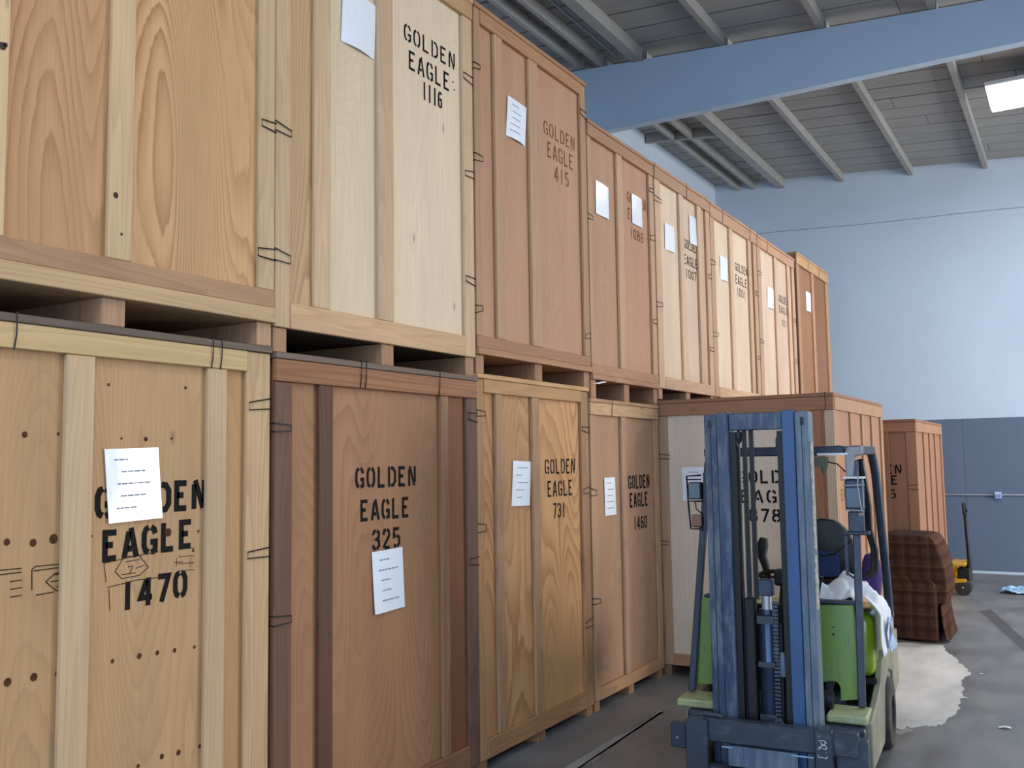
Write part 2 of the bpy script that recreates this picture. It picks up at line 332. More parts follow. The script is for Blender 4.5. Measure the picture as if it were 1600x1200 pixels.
# ------------------------------------------------------------------ stencil lettering
ARC_L = [(.42, .93), (.22, .87), (.10, .70), (.10, .30), (.22, .13), (.42, .07)]
ARC_R = [(1 - a, b) for a, b in ARC_L]
GLY = {
 'O': [ARC_L, ARC_R], '0': [ARC_L, ARC_R],
 'G': [ARC_L, [(.58, .93), (.80, .86), (.90, .70)], [(.55, .42), (.90, .42), (.90, .12), (.60, .06)]],
 'L': [[(.14, 1), (.14, .07), (.88, .07)]],
 'D': [[(.12, 1), (.12, 0)], [(.36, .93), (.68, .90), (.90, .72), (.90, .28), (.68, .10), (.36, .07)]],
 'E': [[(.88, .93), (.14, .93), (.14, .07), (.88, .07)], [(.16, .52), (.66, .52)]],
 'N': [[(.12, 0), (.12, .86)], [(.20, 1), (.82, .02)], [(.90, 1), (.90, .20)]],
 'A': [[(.08, 0), (.38, .88)], [(.52, 1), (.92, 0)], [(.32, .30), (.60, .30)]],
 '1': [[(.5, 0), (.5, 1)]],
 '2': [[(.10, .70), (.22, .90), (.44, .94)], [(.56, .94), (.82, .86), (.88, .66), (.30, .24), (.12, .08)], [(.30, .07), (.92, .07)]],
 '3': [[(.10, .74), (.22, .90), (.46, .94)], [(.58, .94), (.86, .84), (.84, .60), (.50, .53), (.86, .44), (.90, .22), (.58, .06)], [(.46, .06), (.18, .12), (.10, .28)]],
 '4': [[(.68, 0), (.68, 1)], [(.54, .92), (.10, .30), (.54, .30)], [(.80, .30), (.98, .30)]],
 '5': [[(.86, .93), (.20, .93), (.16, .56), (.44, .60)], [(.56, .60), (.86, .50), (.90, .24), (.60, .06)], [(.46, .06), (.12, .16)]],
 '6': [[(.86, .80), (.60, .94)], [(.46, .93), (.18, .74), (.10, .36), (.20, .12), (.44, .06)], [(.56, .06), (.84, .14), (.90, .32), (.76, .52), (.34, .50)]],
 '7': [[(.08, .93), (.90, .93), (.36, 0)]],
 '8': [[(.44, .94), (.18, .84), (.18, .62), (.44, .53), (.12, .40), (.12, .16), (.44, .06)], [(.56, .94), (.82, .84), (.82, .62), (.56, .53), (.88, .40), (.88, .16), (.56, .06)]],
 '9': [[(.14, .20), (.40, .06)], [(.54, .07), (.82, .26), (.90, .64), (.80, .88), (.56, .94)], [(.44, .94), (.16, .86), (.10, .68), (.24, .48), (.66, .50)]],
 ':': [[(.2, .7), (.25, .62)], [(.4, .3), (.45, .24)]],
}
def strip(m, pts, th, to3):
    n = len(pts); Lf = []; Rt = []
    for i, p in enumerate(pts):
        a = pts[max(i - 1, 0)]; b = pts[min(i + 1, n - 1)]
        d1 = Vector((p[0] - a[0], p[1] - a[1])); d2 = Vector((b[0] - p[0], b[1] - p[1]))
        d1 = d1.normalized() if d1.length > 1e-9 else d2.normalized(); d2 = d2.normalized() if d2.length > 1e-9 else d1
        n1 = Vector((-d1.y, d1.x)); n2 = Vector((-d2.y, d2.x)); nn = (n1 + n2)
        nn = nn.normalized() if nn.length > 1e-6 else n1
        k = th / 2 / max(nn.dot(n1), 0.55)
        Lf.append((p[0] + nn.x * k, p[1] + nn.y * k)); Rt.append((p[0] - nn.x * k, p[1] - nn.y * k))
    m.add([to3(q) for q in Lf + Rt], [(i, i + 1, n + i + 1, n + i) for i in range(n - 1)])
def stencil(parent, text, y0, y1, z0, z1, x, mat, th=0.15, slant=0.0):
    n = len(text); wy = (y1 - y0) / (n - 0.26); h = z1 - z0; m = MB()
    for i, ch in enumerate(text):
        ox = y0 + i * wy; lw = wy * 0.74; dz = slant * (ox - y0)
        for pl in GLY[ch]:
            strip(m, [(ox + p[0] * lw, z0 + dz + p[1] * h) for p in pl], th * h, lambda q: (x, q[0], q[1]))
    return m.build('stencil_lettering', mat, parent)

# ------------------------------------------------------------------ storage crates
def crate(label, X0, y0, y1, z0, z1, rot=0.0, pos=None, posts=(.1, .1), battens=(), panels=None, post=None, batten=None, rail=None, top=None, lid=None,
          skid=None, skid_h=.09, deck_h=0.0, rail_h=.10, top_h=.10, depth=2.08, clips=(), clips_r=None, straps=(), lines=(), ink=INK, sheets=(), side=None, side_battens=(.62, 1.3), th=.15, text_panel_x=-0.0205, group=None, rest_side=None):
    """front face in local x = 0 looking along +x, y along the width, z up from the skids"""
    W = y1 - y0; H = z1 - z0
    c = thing('storage_crate', label, 'crate', pos or (X0, y0, z0), rot, group or 'plywood storage crates')
    dk = deck_h; zb = skid_h + dk; lt = 0.028
    pw = panels if isinstance(panels, (list, tuple)) and not isinstance(panels[0], int) else [panels]
    bt = batten if isinstance(batten, list) else [batten] * max(1, len(battens))
    # skids, deck, floor
    for ya in (0.0, W / 2 - 0.05, W - 0.09):
        MB().box(-depth + 0.02, -0.012, ya + 0.004, ya + (0.10 if 0 < ya < W - 0.1 else 0.086), 0.0, skid_h - 0.001).build('skid', skid or post, c, bevel=0.003)
    if dk: MB().box(-depth, 0.012, 0.0, W, skid_h, zb - 0.001).build('deck_board', lid_deck(top), c, bevel=0.003)
    # front: panels, posts, battens, rails
    cuts = [0.012] + [(a + b) / 2 - y0 for a, b in battens] + [W - 0.012]
    for i in range(len(cuts) - 1):
        MB().box(-0.035, -0.021, cuts[i] + 0.0012, cuts[i + 1] - 0.0012, zb + 0.01, H - lt - 0.004).build('panel', pw[min(i, len(pw) - 1)], c)
    pl = post if isinstance(post, list) else [post, post]
    for (a, b, mt) in ((0.0, posts[0], pl[0]), (W - posts[1], W, pl[1])):
        MB().box(-0.020, 0.0, a + 0.001, b - 0.001, zb + (rail_h if dk else 0.0) + 0.001, H - lt - (top_h if top_h > 0.085 else 0) - 0.002).build('post', mt, c, bevel=0.003)
    for (a, b), mt in zip(battens, bt):
        d = random.uniform(-0.003, 0.003)
        MB().add([(x_, yy + s_, zz) for zz, s_ in ((zb + rail_h + 0.001, d), (H - lt - top_h - 0.001, -d)) for yy in (a - y0, b - y0) for x_ in (-0.020, 0.002)],
                 [(0, 2, 3, 1), (4, 5, 7, 6), (0, 1, 5, 4), (2, 6, 7, 3), (0, 4, 6, 2), (1, 3, 7, 5)]).build('batten', mt, c, bevel=0.003)
    ra, rb = (0.0, W) if dk else (posts[0], W - posts[1])
    MB().box(-0.020, 0.003, ra + 0.001, rb - 0.001, zb, zb + rail_h).build('bottom_rail', rail, c, bevel=0.003)
    ta, tb = (0.0, W) if top_h > 0.085 else (posts[0], W - posts[1])
    MB().box(-0.020, 0.006, ta + 0.001, tb - 0.001, H - lt - top_h, H - lt - 0.001).build('top_rail', top, c, bevel=0.003)
    MB().box(-depth, 0.012, -0.002, W + 0.002, H - lt, H).build('lid', lid or top, c, bevel=0.003)
    # sides and back
    sm = side or pw[0]
    sp = rest_side or post
    sp = sp[0] if isinstance(sp, list) else sp
    for s, yo in ((0, 0.0), (1, W)):
        def yy(a, b): return (yo + a, yo + b) if s == 0 else (yo - b, yo - a)
        xs = [-depth + 0.03] + [-x_ for x_ in sorted(side_battens, reverse=True)] + [-0.037]
        for i in range(len(xs) - 1):
            MB().box(xs[i] + .001, xs[i + 1] - .001, *yy(0.018, 0.030), zb + 0.01, H - lt - 0.004).build('side_panel', sm, c)
        for xb in side_battens: MB().box(-xb - 0.035, -xb + 0.035, *yy(0.002, 0.0175), zb + 0.10, H - lt - 0.102).build('side_batten', sp, c, bevel=0.002)
        MB().box(-0.11, -0.0365, *yy(0.002, 0.0175), zb, H - lt - 0.102).build('side_post', sp, c, bevel=0.002)
        MB().box(-depth, -depth + 0.10, *yy(0.002, 0.0175), zb, H - lt - 0.102).build('side_post', sp, c, bevel=0.002)
        MB().box(-depth, -0.0365, *yy(0.0, 0.0175), H - lt - 0.10, H - lt - 0.001).build('side_rail', sp, c, bevel=0.002)
        MB().box(-depth + .102, -0.112, *yy(0.002, 0.0175), zb, zb + 0.098).build('side_rail', sp, c, bevel=0.002)
    MB().box(-depth + 0.012, -depth + 0.028, 0.032, W - 0.032, zb + 0.01, H - lt - 0.004).build('back_panel', sm, c)
    MB().box(-depth + 0.03, -0.036, 0.032, W - 0.032, zb + 0.002, zb + 0.02).build('base_panel', BASEW, c)
    # bent wire clips over the corner posts, wire straps over the rim
    cl_r = clips if clips_r is None else clips_r
    for sgn, hs in ((0, clips), (1, cl_r)):
        for zc in hs:
            ln = posts[sgn] * random.uniform(0.85, 1.15); g = random.uniform(0.018, 0.026); sl = random.uniform(-0.015, 0.012); zz = zc - z0
            e = (lambda a: a) if sgn == 0 else (lambda a: W - a)
            MB().tube([(-0.03, e(-0.002), zz + g), (0.005, e(-0.002), zz + g), (0.006, e(ln), zz + g * 0.7 + sl), (0.006, e(ln), zz - g * 0.7 + sl), (0.005, e(-0.002), zz - g), (-0.03, e(-0.002), zz - g)], 0.0028, 5).build('wire_clip', WIRE, c)
    for ys in straps:
        yl = ys - y0
        MB().tube([(-0.12, yl, H + 0.003), (0.015, yl, H + 0.003), (0.0105, yl + 0.002, H - lt - top_h * 0.5), (0.0085, yl - 0.004, H - lt - top_h - 0.005)], 0.0025, 5).build('wire_strap', WIRE, c)
    # stencilled words, paper sheets
    kp = 1.0 + (0.0198 / abs(X0) if rot == 0.0 else 0.0)          # lettering and sheets lie on the recessed panels
    deep = lambda y_: y_ * kp
    lift = lambda z_: CAM.z + (z_ - CAM.z) * kp
    for ln in lines:
        txt, a, b, za, zb_ = ln[0], deep(ln[1]), deep(ln[2]), lift(ln[3]), lift(ln[4])
        stencil(c, txt, a - y0, b - y0, za - z0, zb_ - z0, text_panel_x + 0.0008, ink, th, ln[5] if len(ln) > 5 else 0.0)
    for sh in sheets:
        a, b, za, zb_ = [v - o_ for v, o_ in zip((deep(sh[0]), deep(sh[1]), lift(sh[2]), lift(sh[3])), (y0, y0, z0, z0))]; mat = sh[4]; rows = sh[5] if len(sh) > 5 else 4; tilt = sh[6] if len(sh) > 6 else 0.0
        m = MB(); nx, nz = 6, 7; base = text_panel_x + 0.002
        def P(i, j, k=0.0):
            s_, t_ = i / nx, j / nz
            bulge = 0.007 * math.sin(PI * s_) * (0.4 + 0.6 * t_) + 0.006 * t_ * t_ * math.cos(5 * s_ + a * 9) * 0.8 + 0.004
            return (base + bulge + k, a + (b - a) * s_ + tilt * (t_ - .5) * .06, zb_ + (za - zb_) * t_ + tilt * s_ * 0.02)
        vs = [P(i, j) for j in range(nz + 1) for i in range(nx + 1)]; n0 = len(vs); vs += [P(i, j, -0.0012) for j in range(nz + 1) for i in range(nx + 1)]
        fs = []
        for j in range(nz):
            for i in range(nx):
                q = (j * (nx + 1) + i, j * (nx + 1) + i + 1, (j + 1) * (nx + 1) + i + 1, (j + 1) * (nx + 1) + i); fs += [q, tuple(v + n0 for v in reversed(q))]
        so = m.add(vs, fs).build('paper_sheet', mat, c, smooth=True)
        so['label'] = 'white paper packing sheet'
        pm = MB()
        for r in range(rows):
            t_ = 0.14 + 0.66 * r / max(1, rows - 1)
            s0 = 0.20 + random.uniform(-.05, .08); 
            for seg in range(random.randint(3, 6)):
                s1 = s0 + random.uniform(.04, .12)
                if s1 > .85: break
                def Q(s_, tt): return P(s_ * nx, tt * nz, 0.0015)
                pm.add([Q(s0, t_), Q(s1, t_), Q(s1, t_ + .018), Q(s0, t_ + .018)], [(0, 1, 2, 3)]); s0 = s1 + .02
        if rows: pm.build('print', PRINT, so)['kind'] = 'stuff'
    return c
def lid_deck(m): return m
BASEW = wood((84, 68, 54), .4, 'lumber', 'y', wear=.5)  # base panels coloured dark to paint in the shade between the skids
def ply(c, g=.5, **k): return wood(c, g, 'ply', 'z', **k)
def lum(c, g=.35, **k): return wood(c, g, 'lumber', 'z', **k)
def rail_(c, g=.35, **k): return wood(c, g, 'lumber', 'y', **k)
XF = -2.933
GREYW = rail_((122, 104, 88), .4, wear=.5)

# lower row, near to far
L0 = crate('big pale plywood crate stenciled 1470, lower row nearest the camera', XF, 1.34, 2.876, 0.0, 2.222, posts=(.12, .133), battens=((1.938, 2.045), (2.543, 2.639)),
      panels=[ply((196, 156, 104), .32), ply((198, 158, 106), .34), ply((194, 150, 94), .4)], post=[lum((208, 174, 128)), lum((206, 172, 124))], batten=[lum((210, 178, 134), .2), lum((208, 175, 132), .2)],
      rail=rail_((196, 160, 112)), top=rail_((216, 184, 126), .3), lid=GREYW, skid=lum((170, 130, 92)), rail_h=.12, top_h=.085, skid_h=.07,
      clips_r=(1.98, 1.36), clips=(), straps=(1.75, 2.555, 2.60),
      lines=[('GOLDEN', 2.06, 2.535, 1.545, 1.655, .03), ('EAGLE', 2.09, 2.475, 1.395, 1.50, .05), ('1470', 2.165, 2.45, 1.215, 1.315, .06)], th=.21,
      sheets=[(2.095, 2.32, 1.525, 1.785, SLEEVE, 5, .35)], group='crates of the lower row')
def pxm(m, pts, th, X, org): strip(m, [tuple(on_x(*p, X))[1:] for p in pts], th, lambda q: (X - org[0], q[0] - org[1], q[1] - org[2]))
org = (XF, 1.34, 0.0); XS = XF - 0.0195
m = MB()                                                          # printed mill stamps, right panel
for a in ([(163, 885), (163, 880), (205, 870), (248, 862)], [(180, 893), (194, 870), (218, 868), (232, 886), (218, 899), (190, 904), (180, 893)], [(196, 878), (218, 874)], [(190, 898), (212, 895)],
          [(200, 886), (208, 884), (203, 897)], [(212, 888), (226, 883)], [(276, 872), (276, 885)], [(272, 879), (286, 878)], [(163, 885), (166, 910)], [(168, 918), (215, 906), (250, 902)], [(170, 920), (172, 955)]): pxm(m, a, .0028, XS, org)
for yy in (858, 870, 881, 892): pxm(m, [(279, yy), (304, yy - 2)], .0022, XS, org)
m.build('mill_stamp', INK_FINE, L0)
m = MB()                                                          # left panel
for a in ([(50, 922), (50, 890), (56, 885), (97, 881)], [(53, 892), (97, 886)], [(97, 893), (86, 896), (72, 909), (84, 920), (97, 926)], [(86, 898), (98, 896)], [(79, 909), (97, 906)], [(88, 917), (98, 915)], [(0, 891), (34, 888)], [(0, 898), (34, 894)], [(16, 909), (34, 906)], [(16, 921), (34, 918)], [(16, 933), (34, 930)], [(56, 930), (84, 925)]): pxm(m, a, .0035, XS, org)
m.build('mill_stamp', INK_FINE, L0)
KNOT = plain('dark_knot', (96, 62, 40), 0.8, dark=(60, 40, 28), scale=(60, 60, 60), spec=.1)
def spots(c, X, org, pts, mat=KNOT, name='nail_mark'):
    m = MB()
    for (px_, py_, r) in pts:
        p = on_x(px_, py_, X); k0 = len(m.v)
        m.add([(X - org[0], p.y - org[1] + r * math.cos(i * PI / 5) * .9, p.z - org[2] + r * math.sin(i * PI / 5)) for i in range(10)], [tuple(range(10))])
    o = m.build(name, mat, c); o['kind'] = 'stuff'; return o
spots(L0, XS, org, [(39, 679, .011), (91, 678, .006), (11, 847, .012), (52, 848, .013), (84, 842, .017), (170, 601, .006), (290, 606, .007), (190, 685, .005), (228, 686, .009), (268, 685, .005), (263, 832, .016), (310, 830, .006), (302, 860, .006),
      (176, 1033, .008), (218, 1025, .011), (246, 1020, .009), (273, 1016, .009), (304, 1011, .007), (12, 1066, .014), (53, 1058, .014), (91, 1052, .013), (253, 1182, .010), (279, 1176, .011), (312, 1166, .008), (216, 1197, .008), (143, 838, .006)])

L1 = crate('reddish brown weathered plywood crate stenciled 325, lower row', XF + .012, 2.892, 4.452, 0.0, 2.205, posts=(.105, .105), battens=((3.162, 3.253), (4.101, 4.171)),
      panels=[ply((170, 122, 80), .5, wear=.35), ply((174, 126, 84), .5, wear=.35), ply((148, 92, 54), .3, wear=.4)], post=[lum((124, 86, 64), .7, wear=.6), lum((130, 96, 76), .7, wear=.6)], batten=[lum((112, 74, 52), .8, wear=.6), lum((156, 116, 82), .5)],
      rail=rail_((150, 104, 70)), top=rail_((160, 110, 68), .55, wear=.5), lid=GREYW, skid=lum((130, 92, 66)), rail_h=.12, top_h=.098, skid_h=.07,
      clips=(1.88, 1.07), clips_r=(1.97, 1.17), straps=(3.44, 3.475, 4.08), lines=[('GOLDEN', 3.41, 3.875, 1.605, 1.705), ('EAGLE', 3.445, 3.82, 1.45, 1.55), ('325', 3.53, 3.745, 1.305, 1.405)], th=.17,
      sheets=[(3.53, 3.765, 1.005, 1.30, PAPER, 5, .3)], group='crates of the lower row')
L2 = crate('golden plywood crate with bold wavy grain stenciled 731, lower row', XF, 4.470, 5.886, 0.0, 2.228, posts=(.072, .11), battens=((4.673, 4.743), (5.104, 5.19)),
      panels=[ply((206, 152, 92), .85, freq=.55), ply((206, 156, 100), .8, freq=.55), ply((206, 155, 98), .85, freq=.55)], post=[lum((186, 144, 92)), lum((176, 136, 94), .5)], batten=[lum((176, 140, 102), .4), lum((182, 144, 102), .4)],
      rail=rail_((182, 136, 84)), top=rail_((196, 152, 96), .25), lid=rail_((204, 162, 106)), skid=lum((170, 124, 82)), rail_h=.105, top_h=.08, skid_h=.065,
      clips=(2.0, 1.35), clips_r=(1.93, 1.52, .62), straps=(), lines=[('GOLDEN', 5.255, 5.67, 1.635, 1.735), ('EAGLE', 5.285, 5.625, 1.49, 1.595), ('731', 5.355, 5.52, 1.35, 1.45)], th=.13,
      sheets=[(4.845, 5.06, 1.455, 1.725, PAPER, 5, -.3)], group='crates of the lower row')
L3 = crate('tan plywood crate stenciled 1460, lower row, half shaded beside the pale crate', XF, 5.912, 7.148, 0.0, 2.158, posts=(.085, .08), battens=((6.433, 6.524),),
      panels=[ply((180, 142, 108), .3), ply((182, 142, 108), .3)], post=lum((184, 148, 110)), batten=lum((182, 146, 112)), rail=rail_((184, 144, 102)), top=rail_((204, 168, 122), .3), lid=rail_((190, 150, 106)), skid=lum((170, 124, 82)),
      rail_h=.085, top_h=.088, skid_h=.07, clips=(1.50, .75), clips_r=(), straps=(6.26,), lines=[('GOLDEN', 6.54, 6.94, 1.50, 1.605), ('EAGLE', 6.56, 6.90, 1.36, 1.47), ('1460', 6.62, 6.87, 1.19, 1.29)], th=.17,
      sheets=[(6.115, 6.295, 1.325, 1.595, PAPER, 5, .1)], group='crates of the lower row')
hid = dict(posts=(.1, .1), panels=[ply((190, 150, 112), .3)], post=lum((190, 152, 112)), batten=lum((190, 152, 112)), rail=rail_((186, 146, 104)), top=rail_((186, 146, 104)), side_battens=(1.0,))
for ya, yb, nm in ((7.20, 8.575, 'plain crate hidden behind the pale crate stenciled 878'), (8.60, 10.08, 'plain crate hidden behind the plaid armchair'), (10.12, 11.68, 'plain crate hidden behind the brown crate with taped side'), (11.74, 13.48, 'plain crate at the far hidden end of the lower row')):
    crate(nm, -3.03, ya, yb, 0.0, 2.215, battens=((ya + .5, ya + .59), (ya + 1.0, ya + 1.09)), group='crates of the lower row', **hid)

# upper row, near to far
UZ = 2.230
U0 = crate('crate with bold wavy plywood grain, leftmost of the upper row', XF + .012, 1.34, 2.884, 2.224, 4.44, posts=(.12, .09), battens=((1.60, 1.70), (2.078, 2.176)),
      panels=[ply((202, 160, 104), .5), ply((192, 146, 98), .8), ply((206, 163, 108), .8)], post=[lum((212, 182, 132)), lum((212, 184, 136), .25)], batten=[lum((218, 188, 138), .2), lum((216, 186, 134), .25)],
      rail=rail_((182, 142, 102), .4, wear=.4), top=rail_((206, 172, 122), .35), skid=lum((190, 150, 112)), skid_h=.10, deck_h=.065, rail_h=.075, top_h=.10,
      clips=(), clips_r=(3.18, 2.62), lines=(), sheets=(), group='crates of the upper row')
spots(U0, XF + .0145, (XF + .012, 1.34, 2.224), [(4, 72, .014), (9, 70, .008), (181, 305, .012), (190, 366, .006)], plain('dark_stain', (62, 46, 40), .8))
U1 = crate('pale cream plywood crate stenciled 1116, upper row', XF, 2.897, 4.466, 2.207, 4.44, posts=(.095, .10), battens=((3.144, 3.251), (3.603, 3.721)),
      panels=[ply((210, 174, 124), .6), ply((226, 208, 170), .10, wear=.12), ply((228, 211, 175), .10, wear=.12)], post=[lum((212, 180, 136), .25), lum((214, 184, 140), .25)], batten=[lum((214, 182, 140), .25), lum((210, 178, 138), .25)],
      rail=rail_((206, 168, 122), .25), top=rail_((200, 160, 112)), skid=lum((176, 136, 96)), skid_h=.108, rail_h=.115, top_h=.10, clips=(3.20, 2.63), clips_r=(3.94, 3.38, 2.75),
      lines=[('GOLDEN', 3.815, 4.285, 3.945, 4.04), ('EAGLE:', 3.855, 4.31, 3.80, 3.905), ('1116', 3.975, 4.155, 3.675, 3.775)], th=.14,
      sheets=[(3.325, 3.575, 3.745, 4.03, SLEEVE, 0, -.2)], group='crates of the upper row')
U2 = crate('tall reddish tan crate with faded stencil 415, upper row', XF, 4.484, 5.946, UZ, 4.445, posts=(.068, .085), battens=((4.71, 4.806), (5.13, 5.247)),
      panels=[ply((192, 146, 110), .18), ply((197, 152, 114), .18), ply((196, 150, 114), .18)], post=lum((190, 148, 108), .25), batten=[lum((196, 156, 116), .25), lum((196, 156, 116), .25)],
      rail=rail_((180, 132, 94), .25), top=rail_((182, 136, 92), .3), skid=lum((170, 128, 92)), skid_h=.11, deck_h=.04, rail_h=.07, top_h=.085, clips=(4.05, 3.5, 2.6), clips_r=(4.2, 2.6),
      lines=[('GOLDEN', 5.32, 5.765, 3.885, 3.985), ('EAGLE', 5.365, 5.735, 3.74, 3.85), ('415', 5.46, 5.665, 3.60, 3.705)], ink=INK_FADED, th=.13, sheets=[(4.845, 5.075, 3.73, 3.99, PAPER, 5, -.4)], group='crates of the upper row')
U3 = crate('reddish tan crate with two bright papers stenciled 1086, upper row', XF, 5.962, 7.190, 2.160, 4.19, posts=(.06, .09), battens=((6.462, 6.569),),
      panels=[ply((195, 150, 114), .18), ply((186, 140, 108), .18)], post=lum((196, 158, 120), .25), batten=lum((196, 158, 118), .25), rail=rail_((184, 138, 98), .25), top=rail_((176, 134, 98), .4), skid=lum((170, 128, 92)), skid_h=.135, deck_h=.04, rail_h=.07, top_h=.09,
      clips=(3.47,), clips_r=(3.95, 3.55, 2.85), lines=[('GOLDEN', 6.65, 7.02, 3.735, 3.825), ('EAGLE', 6.655, 6.965, 3.60, 3.69), ('1086', 6.69, 6.95, 3.455, 3.545)], ink=INK_FADED, th=.16,
      sheets=[(6.08, 6.295, 3.515, 3.76, SLEEVE, 0, -.2), (6.725, 6.925, 3.58, 3.82, SLEEVE, 0, -.1)], group='crates of the upper row')
U4 = crate('pale crate with two papers, fifth along the upper row', XF, 7.214, 8.580, UZ - .014, 4.20, posts=(.125, .11), battens=((7.779, 7.874), (8.24, 8.345)),
      panels=[ply((224, 204, 174), .12), ply((220, 198, 170), .12), ply((204, 174, 144), .2)], post=lum((206, 172, 134), .25), batten=[lum((212, 182, 146), .2), lum((206, 174, 138), .2)], rail=rail_((204, 170, 132), .25), top=rail_((190, 150, 114), .3), skid=lum((180, 140, 104)),
      rail_h=.10, top_h=.10, clips=(3.9, 3.0), clips_r=(3.45, 2.75), straps=(7.95,), lines=[('GOLDEN', 7.865, 8.225, 3.60, 3.69), ('EAGLE', 7.86, 8.20, 3.455, 3.545), ('1007', 7.89, 8.165, 3.335, 3.42)], th=.15,
      sheets=[(7.41, 7.625, 3.50, 3.73, PAPER, 0, 0), (8.01, 8.215, 3.67, 3.93, SLEEVE, 0, 0)], group='crates of the upper row')
U5 = crate('pale crate with one paper left of black lettering, sixth along upper row', XF, 8.592, 10.104, UZ - .014, 4.19, posts=(.12, .12), battens=((9.169, 9.273), (9.799, 9.892)),
      panels=[ply((226, 208, 178), .1), ply((222, 202, 174), .1), ply((196, 162, 128), .2)], post=lum((200, 164, 128), .25), batten=[lum((212, 184, 148), .2), lum((208, 176, 142), .2)], rail=rail_((204, 170, 132), .25), top=rail_((196, 156, 120), .3), skid=lum((180, 140, 104)),
      rail_h=.10, top_h=.11, clips=(3.6, 2.9), clips_r=(3.5, 2.8), straps=(8.95, 9.85), lines=[('GOLDEN', 9.32, 9.74, 3.64, 3.73), ('EAGLE', 9.325, 9.70, 3.505, 3.60), ('1001', 9.36, 9.65, 3.38, 3.475)], th=.14,
      sheets=[(8.84, 9.06, 3.47, 3.71, PAPER, 0, 0)], group='crates of the upper row')
U6 = crate('pale pinkish crate with small broken lettering, seventh along upper row', XF, 10.126, 11.695, UZ - .014, 4.18, posts=(.13, .12), battens=((10.798, 10.908), (11.365, 11.455)),
      panels=[ply((222, 200, 174), .1), ply((218, 194, 168), .1), ply((208, 182, 154), .15)], post=lum((200, 164, 132), .25), batten=[lum((210, 180, 148), .2), lum((210, 180, 146), .2)], rail=rail_((204, 170, 132), .25), top=rail_((192, 152, 116), .3), skid=lum((180, 140, 104)),
      rail_h=.10, top_h=.10, clips=(3.75, 3.0), clips_r=(3.4, 2.9), straps=(10.5,), lines=[('GOLDEN', 10.95, 11.33, 3.54, 3.63), ('EAGLE', 10.935, 11.31, 3.415, 3.50), ('921', 11.05, 11.26, 3.265, 3.345)], th=.13,
      sheets=[(10.46, 10.71, 3.41, 3.65, PAPER, 0, 0)], group='crates of the upper row')
U7 = crate('brown crate with ghostly stencil at the far end of the upper row', XF + .02, 11.74, 13.46, UZ - .014, 4.285, posts=(.12, .16), battens=((12.497, 12.602),),
      panels=[ply((160, 114, 78), .1), ply((156, 110, 76), .1)], post=lum((184, 144, 106), .25), batten=lum((190, 146, 106), .2), rail=rail_((190, 146, 100), .25), top=rail_((196, 156, 108), .3), skid=lum((180, 140, 104)),
      rail_h=.10, top_h=.12, clips=(), clips_r=(), straps=(12.3, 12.9), lines=[('GOLDEN', 12.61, 13.05, 3.76, 3.85), ('EAGLE', 12.60, 12.99, 3.63, 3.71), ('78', 12.69, 12.91, 3.49, 3.59)], ink=INK_GHOST, th=.2,
      sheets=[(12.14, 12.40, 3.59, 3.845, PAPER, 0, 0)], group='crates of the upper row')
tag(MB().prism([(0, 0), (.10, .016), (.19, .030), (.24, .026), (.19, .020), (.10, .004)], -0.05, 0.03, 'yz').build('plastic_strip', plain('white_plastic', (226, 222, 214), .5), loc=(XF - .03, 5.97, 2.262)), 'pale bent strip sticking out under the crate stenciled 1086', 'strip')

# the two crates that stand out in the aisle, fronts towards the camera
C878 = crate('pale plywood crate stenciled 878 standing in the aisle behind the forklift', 0, 0, 1.43, 0.0, 2.200, rot=-PI / 2, pos=(-2.985, 7.205, 0.0), posts=(.11, .075), battens=((1.255, 1.335),),
      panels=[ply((214, 202, 182), .08, wear=.15), ply((188, 130, 92), .15)], post=[lum((194, 156, 120)), lum((206, 184, 152), .15)], batten=lum((180, 122, 86), .3), rail=rail_((186, 142, 102)), top=rail_((176, 126, 90), .35), lid=rail_((168, 120, 86)), skid=lum((150, 116, 86)),
      skid_h=.085, rail_h=.09, top_h=.10, depth=2.0, clips=(1.75, 1.05), clips_r=(), straps=(1.37,), lines=[('GOLDEN', .675, 1.185, 1.525, 1.625), ('EAGLE', .69, 1.18, 1.375, 1.475), ('878', .755, 1.0, 1.23, 1.33)], th=.17,
      sheets=[(.22, .43, 1.385, 1.655, PAPER, 4, 0)], side=wood((180, 134, 98), .15, 'ply', 'z'), side_battens=(.62, 1.08, 1.5), rest_side=lum((188, 148, 108), .3), group='crates standing in the aisle')
m = MB()
for txt, za in (('GO', 1.535), ('EA', 1.385)):
    for i, ch in enumerate(txt):
        for pl in GLY[ch]: strip(m, [(-.20 - i * .085 - p[0] * .062, za + p[1] * .09) for p in pl], .014, lambda q: (q[0], 1.43 - .0172, q[1]))
m.build('stencil_lettering', INK_FADED, C878)
C955 = crate('reddish brown crate stenciled 955 behind the plaid armchair', 0, 0, 1.45, 0.0, 2.095, rot=-PI / 2, pos=(-2.886, 10.36, 0.0), posts=(.10, .10), battens=((1.08, 1.18),),
      panels=[ply((172, 122, 92), .12), ply((178, 128, 96), .12)], post=[lum((176, 126, 94)), lum((182, 134, 100), .2)], batten=lum((178, 128, 96), .2), rail=rail_((176, 120, 86)), top=rail_((180, 124, 90), .3), lid=rail_((170, 116, 84)), skid=lum((150, 110, 80)),
      depth=2.1, top_h=.10, clips=(), clips_r=(1.4,), lines=[('GOLDEN', .80, 1.29, 1.535, 1.63), ('EAGLE', .83, 1.25, 1.425, 1.52), ('955', .99, 1.225, 1.28, 1.375)], th=.17, side=wood((166, 120, 90), .12, 'ply', 'z'), side_battens=(.6, 1.05, 1.5), rest_side=lum((172, 128, 96), .25), group='crates standing in the aisle')
